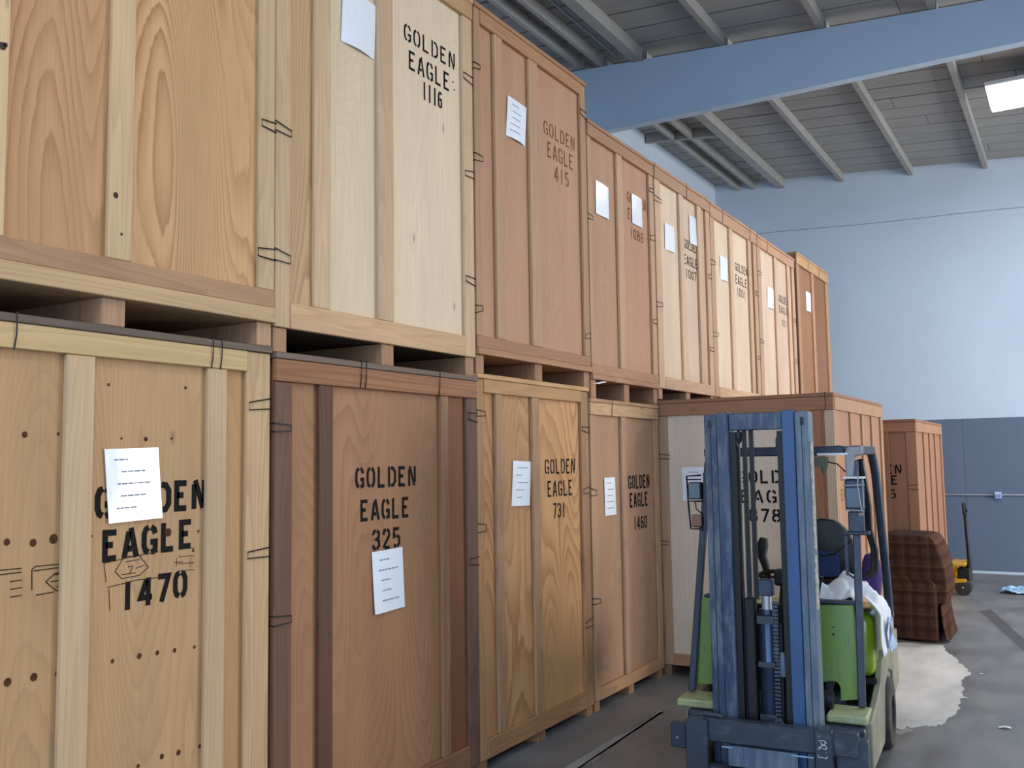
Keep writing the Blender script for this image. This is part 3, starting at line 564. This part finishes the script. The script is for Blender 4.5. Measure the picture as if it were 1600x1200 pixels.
# ------------------------------------------------------------------ forklift (local x across, y towards its rear, z up)
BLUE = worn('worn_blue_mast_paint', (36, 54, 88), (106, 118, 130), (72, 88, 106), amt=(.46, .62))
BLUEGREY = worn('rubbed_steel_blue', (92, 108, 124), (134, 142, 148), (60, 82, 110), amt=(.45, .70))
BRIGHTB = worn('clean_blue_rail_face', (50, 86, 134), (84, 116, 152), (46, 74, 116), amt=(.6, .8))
NAVY = worn('dark_navy_paint', (46, 56, 78), (88, 98, 116), (34, 40, 52), scale=(14, 14, 7), amt=(.55, .75))
CARR = worn('scuffed_dark_carriage', (52, 62, 78), (92, 104, 118), (40, 46, 56), scale=(8, 8, 14), amt=(.52, .74), rough=.4)
DARKST = plain('oily_dark_steel', (34, 36, 42), .4, metal=.3, dark=(58, 60, 66), scale=(20, 20, 4))
CHROME = plain('polished_cylinder', (70, 84, 112), .30, metal=.7, var=.2, scale=(14, 14, 4))
LIME = worn('lime_green_paint', (120, 146, 64), (106, 146, 104), (104, 138, 80), scale=(5, 5, 3), amt=(.5, .75), rough=.35)
LIMEB = plain('glossy_lime_hood', (136, 164, 36), .22, var=.1, scale=(4, 4, 3), coat=.5)
PADM = worn('dirty_lime_step', (164, 172, 122), (180, 184, 160), (130, 138, 106), scale=(18, 18, 18), amt=(.45, .7), rough=.6)
DIRTY = worn('dusty_beige_body', (150, 146, 122), (118, 118, 104), (98, 96, 88), scale=(5, 5, 4), amt=(.5, .7), rough=.55)
GREYCH = worn('chipped_grey_paint', (150, 152, 156), (92, 92, 96), (120, 120, 124), scale=(20, 20, 14))
VINYL = plain('black_vinyl', (30, 33, 38), .38, var=.2)
GLASSY = plain('lamp_lens', (112, 130, 140), .18, var=.15, coat=.8)
AMBER = plain('amber_lens', (150, 110, 92), .3, var=.2)
F = thing('forklift', 'lime green forklift with worn blue mast facing the camera in the aisle', 'forklift', (-1.465, 4.9, 0), math.radians(4.0))
# mast rails: outer C channels, inner channels, with raised lips
for s in (-1, 1):
    o = MB().box(*sorted((s * .204, s * .272)), 0.0, .018, .07, 1.955).box(*sorted((s * .254, s * .272)), .018, .12, .07, 1.955).box(*sorted((s * .204, s * .272)), .12, .138, .07, 1.955)
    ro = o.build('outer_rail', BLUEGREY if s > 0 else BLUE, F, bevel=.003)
    i_ = MB().box(*sorted((s * .140, s * .202)), -.012, .010, .10, 1.965).box(*sorted((s * .140, s * .158)), .010, .10, .10, 1.965).box(*sorted((s * .140, s * .202)), .10, .118, .10, 1.965)
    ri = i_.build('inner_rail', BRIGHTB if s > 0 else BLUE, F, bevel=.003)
    MB().box(*sorted((s * .236, s * .240)), -.004, -.0005, .09, 1.93).build('rail_groove', DARKST, ro)
    MB().box(*sorted((s * .108, s * .139)), .015, .09, .12, 1.86).build('inner_flange', BLACKP, F)
    MB().box(*sorted((s * .232, s * .250)), -.0035, -.0006, 1.885, 1.925).build('slot', BLACKP, ro)
    MB().lathe([(-.02, .032), (.02, .032)], (s * .12, .05, 1.80), 'x', 16).build('roller', DARKST, F, smooth=True)
MB().box(.2735, .283, .01, .05, 1.25, 1.80).box(.2735, .281, .01, .05, .95, 1.22).build('worn_edge_strip', plain('chipped_white_edge', (206, 200, 188), .7, dark=(120, 110, 100), scale=(40, 40, 40)), F)
MB().box(-.139, .139, .0, .05, 1.868, 1.958).build('top_crosshead', BLUE, F, bevel=.004)
MB().box(-.20, .20, .122, .16, .50, .62).build('rear_tie_bar', NAVY, F, bevel=.004)
# lift cylinder, rod, chains, hoses
cy_ = MB().lathe([(.26, .046), (.62, .046), (.63, .05), (.66, .05), (.67, .046), (.90, .046), (.905, .04), (.93, .04)], (.012, .075, 0), 'z', 24).build('lift_cylinder', CHROME, F, smooth=True)
MB().lathe([(.93, .026), (1.02, .026)], (.012, .075, 0), 'z', 18).build('piston_rod', STEELC, cy_, smooth=True)
MB().box(-.025, .05, .04, .11, 1.00, 1.085).build('chain_anchor', NAVY, cy_, bevel=.006)
for za_, zb_ in ((.86, .90), (.64, .665), (.36, .40)): MB().box(-.03, .055, .020, .026, za_, zb_).build('cylinder_band', CARR, cy_)
for a, wd, z1_ in ((.062, .030, .98), ):
    ch = MB()
    for k in range(34): ch.box(a - wd / 2, a + wd / 2, .028, .042, .32 + k * .0195, .3325 + k * .0195)
    ch.build('leaf_chain', CARR, F)
for a, wd in ((-.070, .027), (-.034, .027)):
    ch = MB()
    for k in range(92): ch.box(a - wd / 2, a + wd / 2, .045, .058, .98 + k * .0098, .9868 + k * .0098)
    ch.box(a - wd / 2 + .004, a + wd / 2 - .004, .048, .055, .98, 1.87); ch.build('leaf_chain', BLACKP, F)
MB().box(-.095, -.045, .03, .10, .24, .985).build('hose_guard', BLACKP, F, bevel=.004)
MB().tube([(-.106, .06, .30), (-.106, .06, 1.40), (-.104, .06, 1.80), (-.10, .06, 1.87)], .009, 8).build('hydraulic_hose', BLACKP, F, smooth=True)
MB().lathe([(1.80, .012), (1.82, .024), (1.86, .024)], (-.104, .055, 0), 'z', 12).build('hose_fitting', DARKST, F, smooth=True)
MB().tube([(.075, .06, .30), (.082, .055, .62), (.080, .06, .86)], .012, 8).build('hydraulic_hose', BLACKP, F, smooth=True)
MB().lathe([(.60, .018), (.68, .018), (.69, .012), (.72, .012)], (.092, .03, 0), 'z', 12).build('flow_valve', BLUEGREY, F, smooth=True)
MB().box(-.10, .10, .09, .125, .22, .50).build('mast_back_plate', DARKST, F)
MB().tube([(.045, .02, .32), (.045, .02, .36), (.055, .02, .378), (.075, .02, .378), (.085, .02, .36), (.085, .02, .32)], .006, 8).build('pull_ring', BLUEGREY, F)
# carriage and forks
cr = MB().box(-.355, .465, -.125, -.06, .275, .388).box(-.355, .465, -.10, -.06, .265, .276).build('carriage_bar', CARR, F, bevel=.006)
MB().box(-.355, .465, -.125, -.06, .07, .15).build('carriage_bar', CARR, F, bevel=.006)
MB().tube([(-.34, -.09, .392), (-.30, -.09, .400), (-.22, -.09, .400), (-.20, -.09, .392)], .010, 8).build('bar_lip', CARR, cr)
for a, b, h in ((-.375, -.262, .385), (.268, .352, .402)):
    fk = MB().box(a, b, -.165, -.127, .045, h).build('fork', CARR, F, bevel=.005)
    MB().prism([(-.165, .03), (-.165, .075), (-.35, .065), (-1.20, .052), (-1.20, .04), (-.35, .03)], a, b, 'yz').build('blade', CARR, fk)
    MB().box(a + .02, b - .02, -.155, -.11, h, h + .012).build('hook', CARR, fk)
MB().box(-.47, -.385, -.12, -.07, .22, .345).build('side_stop', NAVY, F, bevel=.006)
MB().tube([(-.432, -.122, .275), (-.432, -.128, .275)], .006, 8).build('bolt', STEELC, F)
MB().box(.356, .505, -.10, -.02, .06, .352).build('carriage_side_plate', CARR, F, bevel=.005)
MB().box(-.17, .17, -.115, -.075, .16, .262).build('backing_plate', BLUEGREY, F, bevel=.004)
MB().box(-.20, -.145, -.121, -.116, .251, .257).box(.15, .255, -.121, -.116, .251, .257).build('worn_bright_edge', plain('bright_worn_steel', (170, 205, 235), .25, metal=.4), F)
m = MB()                                                          # chalk scrawl on the right fork shank
for p in ([(.29, .375), (.292, .372)], [(.288, .352), (.31, .356), (.326, .345)], [(.300, .350), (.301, .336), (.318, .338), (.319, .350)], [(.288, .325), (.296, .318), (.30, .330), (.316, .334), (.326, .325), (.322, .315), (.306, .318)], [(.282, .312), (.296, .317)], [(.322, .300), (.324, .298)], [(.282, .285), (.290, .272), (.300, .276), (.322, .272), (.328, .284)]):
    strip(m, p, .0032, lambda q: (q[0], -.1656, q[1]))
m.build('chalk_marks', plain('white_chalk', (214, 218, 222), .9, var=.1), F)
# chassis
MB().box(-.465, .465, .16, .34, .10, .345).build('front_frame', NAVY, F, bevel=.02, seg=2)
MB().box(-.46, .46, .34, 1.30, .10, .30).build('chassis', DARKST, F)
for s in (-1, 1):
    sk = MB().prism([(.22, .12), (.22, .36), (.50, .40), (.72, .46), (.80, .56), (1.30, .62), (1.70, .60), (1.70, .26), (1.38, .24), (1.32, .40), (1.10, .46), (.88, .40), (.80, .18), (.76, .12)], *sorted((s * .452, s * .49)), plane='yz').build('side_skirt', DIRTY, F, bevel=.006)
    MB().box(*sorted((s * .27, s * (.47 if s > 0 else .53))), .19, .42, .350, .392).build('step_pad', PADM, F, bevel=.008)
    MB().lathe([(-.07, .15), (-.068, .19), (-.05, .205), (.05, .205), (.068, .19), (.07, .15), (.072, .10), (.05, .095)], (s * .435, 1.10, .207), 'x', 32).build('rear_tyre', RUBBER, F, smooth=True)
    MB().lathe([(-.05, .10), (.055, .10), (.06, .03)], (s * .435, 1.10, .207), 'x', 20).build('wheel_hub', NAVY, F, smooth=True)
    MB().lathe([(-.075, .11), (-.072, .145), (-.05, .158), (.05, .158), (.072, .145), (.075, .11), (.07, .07)], (s * .355, .28, .160), 'x', 32).build('front_tyre', RUBBER, F, smooth=True)
    # front panel beside the mast, lime green, with a cut-out at its foot
    if s > 0: poly = [(.205, .50), (.205, .915), (.40, .925), (.413, .43), (.315, .415), (.315, .49), (.30, .51), (.28, .515)]
    else: poly = [(-.48, .43), (-.44, .925), (-.205, .915), (-.205, .45)]
    MB().prism(poly, .40, .425, 'xz').build('front_panel', LIME, F, bevel=.003)
    MB().box(*sorted((s * .20, s * .415)), .395, .46, .926, .942).build('panel_cap', NAVY, F, bevel=.004)
m = MB().lathe([(-.03, .02), (-.03, .045), (.03, .045), (.03, .02)], (.262, .30, .44), 'x', 18).tube([(.262, .30, .44), (.262, .42, .50)], .022, 10); m.build('tilt_cylinder', DARKST, F, smooth=True)
m = MB().lathe([(-.03, .02), (-.03, .045), (.03, .045), (.03, .02)], (-.262, .30, .44), 'x', 18).tube([(-.262, .30, .44), (-.262, .42, .50)], .022, 10); m.build('tilt_cylinder', DARKST, F, smooth=True)
spm = MB().tube([(.292, .3995, .765), (.292, .396, .765)], .007, 8).tube([(.288, .3995, .80), (.30, .3965, .803)], .003, 6); spm.build('panel_fastener', BLACKP, F)
MB().box(-.20, .20, .425, .46, .30, .90).build('cowl', BLACKP, F, bevel=.004)
MB().box(-.30, .30, .46, .72, .30, .40).build('floor_plate', NAVY, F)
# hood, counterweight, seat
MB().box(-.462, .462, .70, 1.22, .48, .835).build('battery_hood', LIMEB, F, bevel=.055, seg=4, smooth=True)
MB().box(-.468, .468, .69, 1.24, .452, .478).build('hood_gasket', BLACKP, F)
MB().box(-.475, .475, 1.23, 1.74, .30, .74).build('counterweight', DIRTY, F, bevel=.07, seg=4, smooth=True)
st = MB().box(.0, .36, .92, 1.26, .84, .95).build('seat_cushion', VINYL, F, bevel=.035, seg=3, smooth=True)
m = MB(); prof = [(.0, .95), (-.01, 1.10), (.0, 1.24), (.04, 1.315), (.12, 1.335), (.21, 1.32), (.28, 1.25), (.335, 1.10), (.33, .95)]
bk = m.prism(prof, 1.22, 1.31, 'xz').build('seat_backrest', VINYL, F, bevel=.02, seg=3, smooth=True)
MB().box(.06, .22, 1.205, 1.222, .97, 1.13).build('seat_patch', plain('blue_seat_cloth', (40, 62, 104), .8), bk, bevel=.006)
MB().tube([(.02, 1.215, 1.16), (.12, 1.20, 1.10), (.20, 1.20, 1.12), (.30, 1.215, 1.20)], .006, 6).build('seam_piping', BLACKP, bk)
# steering column, wheel, levers
MB().bar((.02, .47, .80), (.02, .62, 1.02), .07, .07).build('steering_column', BLACKP, F, bevel=.008)
ring = [(.02 + .16 * math.cos(a), .62 + .13 * math.sin(a), 1.03 - .05 * math.sin(a)) for a in [2 * PI * k / 28 for k in range(29)]]
sw = MB().tube(ring, .012, 8, cap=False).build('steering_wheel', BLACKP, F, smooth=True)
MB().bar((-.13, .62, 1.03), (.17, .62, 1.03), .02, .012).bar((.02, .62, 1.03), (.02, .50, 1.075), .02, .012).build('spoke', BLACKP, sw)
MB().tube([(-.075, .54, 1.02), (-.085, .53, 1.10), (-.105, .53, 1.16), (-.10, .53, 1.22), (-.09, .53, 1.26)], [.018, .022, .026, .034, .022], 10).build('grip_lever', BLACKP, F, smooth=True)
for a in (.12, .16, .20): MB().tube([(a, .50, .92), (a + .02, .49, 1.02), (a + .03, .48, 1.06)], [.006, .006, .012], 8).build('control_lever', BLACKP, F, smooth=True)
MB().box(-.03, .14, .46, .55, 1.00, 1.09).build('instrument_pod', VINYL, F, bevel=.015, seg=2)
# overhead guard
gz = 1.755
for s in (-1, 1):
    b0 = (s * (.49 if s < 0 else .428), .36, .40)
    MB().bar(b0, (s * (.385 if s < 0 else .43), .47, 1.70), .038, .04).build('guard_front_leg', NAVY, F, bevel=.006)
    MB().tube([(s * .452, 1.04, gz), (s * .455, 1.10, 1.71), (s * .46, 1.17, 1.62), (s * .468, 1.38, 1.10), (s * .468, 1.54, .70)], .026, 10).build('guard_rear_leg', NAVY, F, smooth=True)
    MB().bar((s * (.38 if s < 0 else .44), .46, gz), (s * .452, 1.06, gz), .05, .05).build('guard_side_bar', NAVY, F, bevel=.006)
MB().bar((-.395, .47, gz), (.38, .47, gz), .05, .05).build('guard_header', NAVY, F, bevel=.006)
MB().bar((-.45, 1.05, gz), (.45, 1.05, gz), .05, .05).build('guard_header', NAVY, F, bevel=.006)
for q in range(5): MB().bar((-.32 + q * .165, .49, gz + .01), (-.32 + q * .165, 1.03, gz + .01), .02, .035).build('guard_roof_bar', NAVY, F)
MB().prism([(.385, 1.60), (.385, 1.745), (.40, 1.775), (.475, 1.775), (.475, 1.73), (.435, 1.72), (.425, 1.60)], .44, .50, 'xz').build('guard_corner', GREYCH, F, bevel=.006)
MB().bar((.24, .44, 1.735), (.40, .44, 1.735), .02, .012).build('mounting_strip', FIX, F)
MB().tube([(.26, .47, 1.70), (.34, .47, 1.68), (.42, .45, 1.60)], .004, 6).build('lamp_cable', BLACKP, F)
MB().box(.22, .29, .44, .50, 1.665, 1.72).lathe([(1.63, .012), (1.665, .02)], (.27, .46, 0), 'z', 12).build('strobe_mount', plain('olive_box', (96, 100, 84), .6), F)
# work lamps
lr = MB().box(.385, .480, .37, .44, 1.43, 1.60).build('work_lamp', NAVY, F, bevel=.012, seg=2); lr['label'] = 'right work lamp housing'
MB().box(.390, .470, .362, .371, 1.445, 1.555).build('lens', plain('dull_blue_lens', (74, 92, 112), .3, var=.15), lr, bevel=.004)
MB().box(.380, .486, .355, .45, 1.602, 1.612).build('lamp_hood', FIX, lr)
MB().tube([(.382, .355, 1.565), (.49, .355, 1.57)], .005, 6).tube([(.46, .352, 1.615), (.455, .352, 1.57), (.465, .352, 1.47), (.472, .352, 1.43)], .004, 6).tube([(.385, .355, 1.435), (.485, .355, 1.43)], .005, 6).build('lamp_guard_wire', STEELC, lr)
MB().box(.395, .475, .38, .44, 1.315, 1.425).build('lamp_bracket', NAVY, lr, bevel=.006)
MB().box(.452, .476, .372, .379, 1.405, 1.42).build('sticker', plain('pink_sticker', (196, 150, 142), .6), lr)
MB().box(.365, .50, .38, .46, 1.300, 1.318).build('bracket_plate', NAVY, lr, bevel=.004)
MB().bar((.375, .42, 1.30), (.375, .42, 1.08), .014, .014).bar((.375, .42, 1.09), (.42, .42, 1.06), .012, .012).build('bracket_stay', NAVY, lr)
wl_ = MB()
for a in ((-.495, 1.62), (-.495, 1.475), (-.48, 1.46), (-.475, 1.32)): pass
wl_.tube([(-.41, .40, 1.625), (-.497, .40, 1.62), (-.492, .40, 1.475), (-.41, .40, 1.475)], .006, 6).tube([(-.492, .40, 1.475), (-.48, .40, 1.315), (-.41, .40, 1.315)], .006, 6).tube([(-.497, .40, 1.60), (-.41, .40, 1.60)], .004, 6).tube([(-.45, .40, 1.47), (-.445, .40, 1.43), (-.41, .40, 1.40)], .004, 6)
ll = wl_.build('lamp_cage', BLACKP, F)
ln_ = MB().box(-.488, -.41, .385, .45, 1.485, 1.585).build('work_lamp', BLACKP, F, bevel=.008); ln_['label'] = 'left work lamp with grey lens'
MB().box(-.482, -.416, .378, .386, 1.49, 1.58).build('lens', GLASSY, ln_, bevel=.004)
ln_ = MB().box(-.472, -.41, .39, .44, 1.325, 1.385).build('marker_lamp', BLACKP, F, bevel=.006)
MB().box(-.468, -.412, .382, .391, 1.33, 1.40).build('lens', AMBER, ln_, bevel=.004)
MB().box(-.40, -.37, .40, .46, 1.30, 1.64).build('lamp_post', NAVY, F)
MB().tube([(.44, .62, 1.70), (.46, .70, 1.45), (.45, .80, 1.30), (.47, .86, 1.18), (.46, .90, 1.06), (.42, .92, 1.02)], .022, 8).build('air_hose', BLACKP, F, smooth=True)

def drape(name, mat, label, cat, fn, nu=30, nv=22, th=.004, parent=None, loc=None, rz=0):
    m = MB(); vs = [fn(i / nu, j / nv) for j in range(nv + 1) for i in range(nu + 1)]
    fs = [(j * (nu + 1) + i, j * (nu + 1) + i + 1, (j + 1) * (nu + 1) + i + 1, (j + 1) * (nu + 1) + i) for j in range(nv) for i in range(nu)]
    o = m.add(vs, fs).build(name, mat, None, smooth=False)
    for p in o.data.polygons: p.use_smooth = True
    md = o.modifiers.new('thickness', 'SOLIDIFY'); md.thickness = th; md.offset = 1
    if loc: o.location = loc; o.rotation_euler = (0, 0, rz)
    return tag(o, label, cat)
from mathutils import noise as mn
def cloth_pt(s, t):
    u = .10 + s * .56; v = .60 + t * .42
    over = max(0.0, u - .475)
    h = .868 + .16 * math.exp(-((u - .33) / .13) ** 2 - ((v - .78) / .16) ** 2) + .10 * math.exp(-((u - .16) / .05) ** 2 - ((v - .70) / .12) ** 2)
    n = abs(mn.noise((u * 11, v * 9, 3.1))) * .07 + abs(mn.noise((u * 24, v * 21, 7.7))) * .030
    z = h + n * (1 - min(1, over * 6))
    if over > 0: z -= over * 1.35 + .5 * max(0, t - .5) * over; u = .475 + min(over, .035) + abs(mn.noise((v * 22, over * 9, 1.0))) * .022
    return (u, v + .02 * mn.noise((u * 8, v * 8, 0)), z)
drape('crumpled_cloth', plain('white_cotton', (226, 228, 234), .85, var=.08, scale=(16, 16, 16)), 'crumpled white cloth heaped on the forklift hood', 'cloth', cloth_pt, 44, 34, loc=(-1.465, 4.9, 0), rz=math.radians(4))
def strap_pt(s, t):
    z = .80 - s * .17 + .012 * math.sin(t * 9); return (.538 + .012 * math.sin(s * 5 + t * 3) + .012 * s, .70 + t * .16 + .05 * s + .02 * math.sin(s * 7), z)
drape('blue_cloth', plain('pale_blue_cloth', (120, 142, 186), .8, dark=(190, 204, 226), scale=(4, 40, 6)), 'pale blue striped cloth hanging over the side of the forklift hood', 'cloth', strap_pt, 16, 14, loc=(-1.465, 4.9, 0), rz=math.radians(4))
m = MB().tube([(.415, 1.12, .88), (.42, 1.12, 1.0), (.415, 1.13, 1.09), (.40, 1.13, 1.13)], [.05, .06, .05, .02], 12)
pj = m.build('purple_jacket', plain('purple_fabric', (74, 52, 112), .9, var=.2), None, smooth=True, loc=(-1.465, 4.9, 0)); pj.rotation_euler = (0, 0, math.radians(4)); tag(pj, 'small purple fabric bundle beside the forklift seat', 'fabric')
# ------------------------------------------------------------------ plaid armchair seen from its side, facing left
def plaid():
    m, nt, b = nmat('brown_plaid'); v = coords(nt, (1, 1, 1), False); sp = N(nt, 'ShaderNodeSeparateXYZ'); L(nt, v, sp.inputs[0])
    def band(sock, f, ph, lo, hi): return ramp(nt, math_(nt, 'SINE', math_(nt, 'ADD', math_(nt, 'MULTIPLY', sock, f), ph)), lo, hi)
    xy = math_(nt, 'ADD', sp.outputs[0], sp.outputs[1])
    c = mixc(nt, math_(nt, 'MULTIPLY', band(xy, 58, 0, .1, .6), .6), lin((84, 58, 46)), lin((56, 37, 31)))
    c = mixc(nt, math_(nt, 'MULTIPLY', band(sp.outputs[2], 58, 1, .1, .6), .6), c, lin((54, 34, 28)))
    c = mixc(nt, math_(nt, 'MULTIPLY', band(sp.outputs[2], 29, .5, .93, .99), .6), c, lin((96, 68, 50)))
    c = mixc(nt, math_(nt, 'MULTIPLY', band(xy, 29, 2, .93, .99), .6), c, lin((96, 68, 50)))
    L(nt, c, b.inputs['Base Color']); b.inputs['Roughness'].default_value = .95; b.inputs['Specular IOR Level'].default_value = .1; return m
PLAID = plaid()
A = thing('plaid_armchair', 'brown plaid recliner armchair with rounded back beside the aisle crates', 'armchair', (-1.215, 9.53, 0))
for ya in (0.0, .60):
    arm = [(-.86, .04), (0.0, .0), (0.0, .50), (-.015, .54), (-.06, .565), (-.78, .585), (-.85, .56), (-.875, .50)]
    MB().prism(arm, ya, ya + .17, 'xz').build('arm', PLAID, A, bevel=.022, seg=3, smooth=True)
    MB().tube([(-.84, ya + .085, .50), (-.5, ya + .085, .505), (-.07, ya + .085, .49), (-.012, ya + .085, .45)], [.10, .105, .10, .085], 16).build('arm_cushion', PLAID, A, smooth=True)
bkp = [(.065, .345), (.085, .45), (.08, .62), (.045, .80), (.0, .915), (-.03, .955), (-.09, .972), (-.46, .975), (-.52, .94), (-.53, .80), (-.42, .45), (-.40, .36)]
MB().prism(bkp, .05, .72, 'xz').build('backrest', PLAID, A, bevel=.045, seg=4, smooth=True)
MB().box(-.82, -.44, .175, .595, .30, .46).build('seat_cushion', PLAID, A, bevel=.05, seg=3, smooth=True)
MB().box(-.84, -.05, .175, .595, .03, .30).build('seat_base', PLAID, A, bevel=.01)
m = MB(); n = 18
vs = []
for k in range(n + 1):
    yk = .02 + .73 * k / n; f_ = .014 * math.sin(k * 1.9)
    vs += [(.03 + f_ * .3, yk, .335), (.045 + f_, yk, .15), (.07 + f_ * 1.4, yk, .012)]
sk = m.add(vs, [(k * 3 + j, k * 3 + j + 1, k * 3 + j + 4, k * 3 + j + 3) for k in range(n) for j in range(2)]).build('skirt', PLAID, A)
sk.modifiers.new('thickness', 'SOLIDIFY').thickness = .008
for q in ((-.78, .06), (-.08, .06), (-.78, .71), (-.08, .71)): MB().lathe([(0.0, .02), (.05, .026)], (q[0], q[1], 0), 'z', 10).build('foot', lum((70, 48, 34)), A)

# ------------------------------------------------------------------ pallet jack, forks pointing left
YEL = plain('yellow_paint', (236, 172, 32), .4, var=.12, scale=(6, 6, 6), coat=.2)
J = thing('pallet_jack', 'yellow pallet jack with upright black handle by the grey wall', 'pallet jack', (-1.335, 12.95, 0))
for ya in (-.27, .11):
    fk = MB().prism([(-.12, .05), (-.12, .085), (-1.28, .085), (-1.30, .06), (-1.26, .05)], ya, ya + .16, 'xz').build('fork', YEL, J, bevel=.004)
    MB().lathe([(-.05, .036), (.05, .036)], (-1.12, ya + .08, .037), 'y', 16).build('load_roller', BLACKP, fk, smooth=True)
for ya in (-.26, .245):
    MB().prism([(-.195, .02), (-.125, .02), (-.13, .16), (.06, .185), (.05, .225), (-.10, .215), (-.065, .37), (.06, .375), (.06, .405), (-.13, .405), (-.19, .30), (-.165, .24), (-.165, .14)], ya, ya + .018, 'xz').build('side_bracket', YEL, J, bevel=.003)
MB().box(-.18, -.13, -.255, .255, .03, .14).build('cross_plate', YEL, J, bevel=.004)
MB().box(-.13, .055, -.24, .24, .376, .404).build('top_plate', YEL, J, bevel=.004)
MB().lathe([(.10, .05), (.37, .05), (.375, .035)], (.01, 0, 0), 'z', 20).build('hydraulic_pump', DARKST, J, smooth=True)
MB().box(-.06, .085, -.07, .07, .19, .33).build('pump_block', BLACKP, J, bevel=.01)
for ya in (-.085, .03):
    wh = MB().lathe([(-.028, .06), (-.026, .092), (-.018, .098), (.018, .098), (.026, .092), (.028, .06)], (0.0, ya + .028, .099), 'y', 28).build('steer_wheel', RUBBER, J, smooth=True)
    MB().lathe([(-.03, .022), (.03, .022)], (0.0, ya + .028, .099), 'y', 14).build('hub', DARKST, wh)
MB().tube([(0, -.12, .099), (0, .12, .099)], .012, 8).build('axle', STEELC, J)
MB().box(.05, .10, -.06, .06, .19, .42).build('handle_yoke', BLACKP, J, bevel=.01)
MB().tube([(.078, 0, .40), (.072, 0, .52), (.055, 0, .98)], [.026, .022, .018], 12).build('handle_tube', BLACKP, J, smooth=True)
hd = MB().tube([(.058, 0, .96), (.055, -.07, 1.0), (.050, -.075, 1.07), (.047, -.05, 1.115), (.047, .05, 1.115), (.050, .075, 1.07), (.055, .07, 1.0), (.058, 0, .96)], .017, 8).build('handle_grip', BLACKP, J, smooth=True)
MB().bar((.075, -.02, 1.06), (.075, .03, 1.02), .02, .012).build('release_lever', DARKST, hd)

# ------------------------------------------------------------------ bits on the floor
def sheet_pt(s, t):
    x_ = s * .62; y_ = t * .62 * (.35 + .65 * min(1, s * 3)); 
    return (x_ - .02 * mn.noise((t * 5, s * 5, 2)), y_ + .06 * mn.noise((s * 6, t * 4, 0)), .012 + .055 * abs(mn.noise((s * 9, t * 7, 5))) + .03 * math.exp(-((s - .12) / .1) ** 2))
drape('plastic_sheet', plain('pale_blue_plastic', (176, 206, 232), .3, dark=(122, 166, 208), scale=(5, 16, 5)), 'crumpled pale blue plastic sheet lying on the floor near grey wall', 'plastic sheet', sheet_pt, 26, 20, loc=(-.96, 13.2, 0))
def scrap(x_, y_, a, w_, l_, label):
    m = MB().add([(-l_, -w_, .004), (0, -w_, .012), (l_, -w_, .005), (-l_, w_, .003), (0, w_, .010), (l_, w_, .006)], [(0, 1, 4, 3), (1, 2, 5, 4)])
    o = m.build('paper_scrap', PAPER, loc=(x_, y_, .002)); o.rotation_euler = (0, 0, a); o.modifiers.new('thickness', 'SOLIDIFY').thickness = .001
    tag(o, label, 'scrap', 'white scraps on the floor')
scrap(-.51, 6.79, .2, .02, .035, 'largest white paper scrap on the floor at the right')
scrap(-.767, 8.34, 1.0, .012, .012, 'tiny white scrap at the tip of the pale floor patch')
scrap(-.80, 7.47, .4, .016, .014, 'tiny white scrap beside the pale floor patch edge')
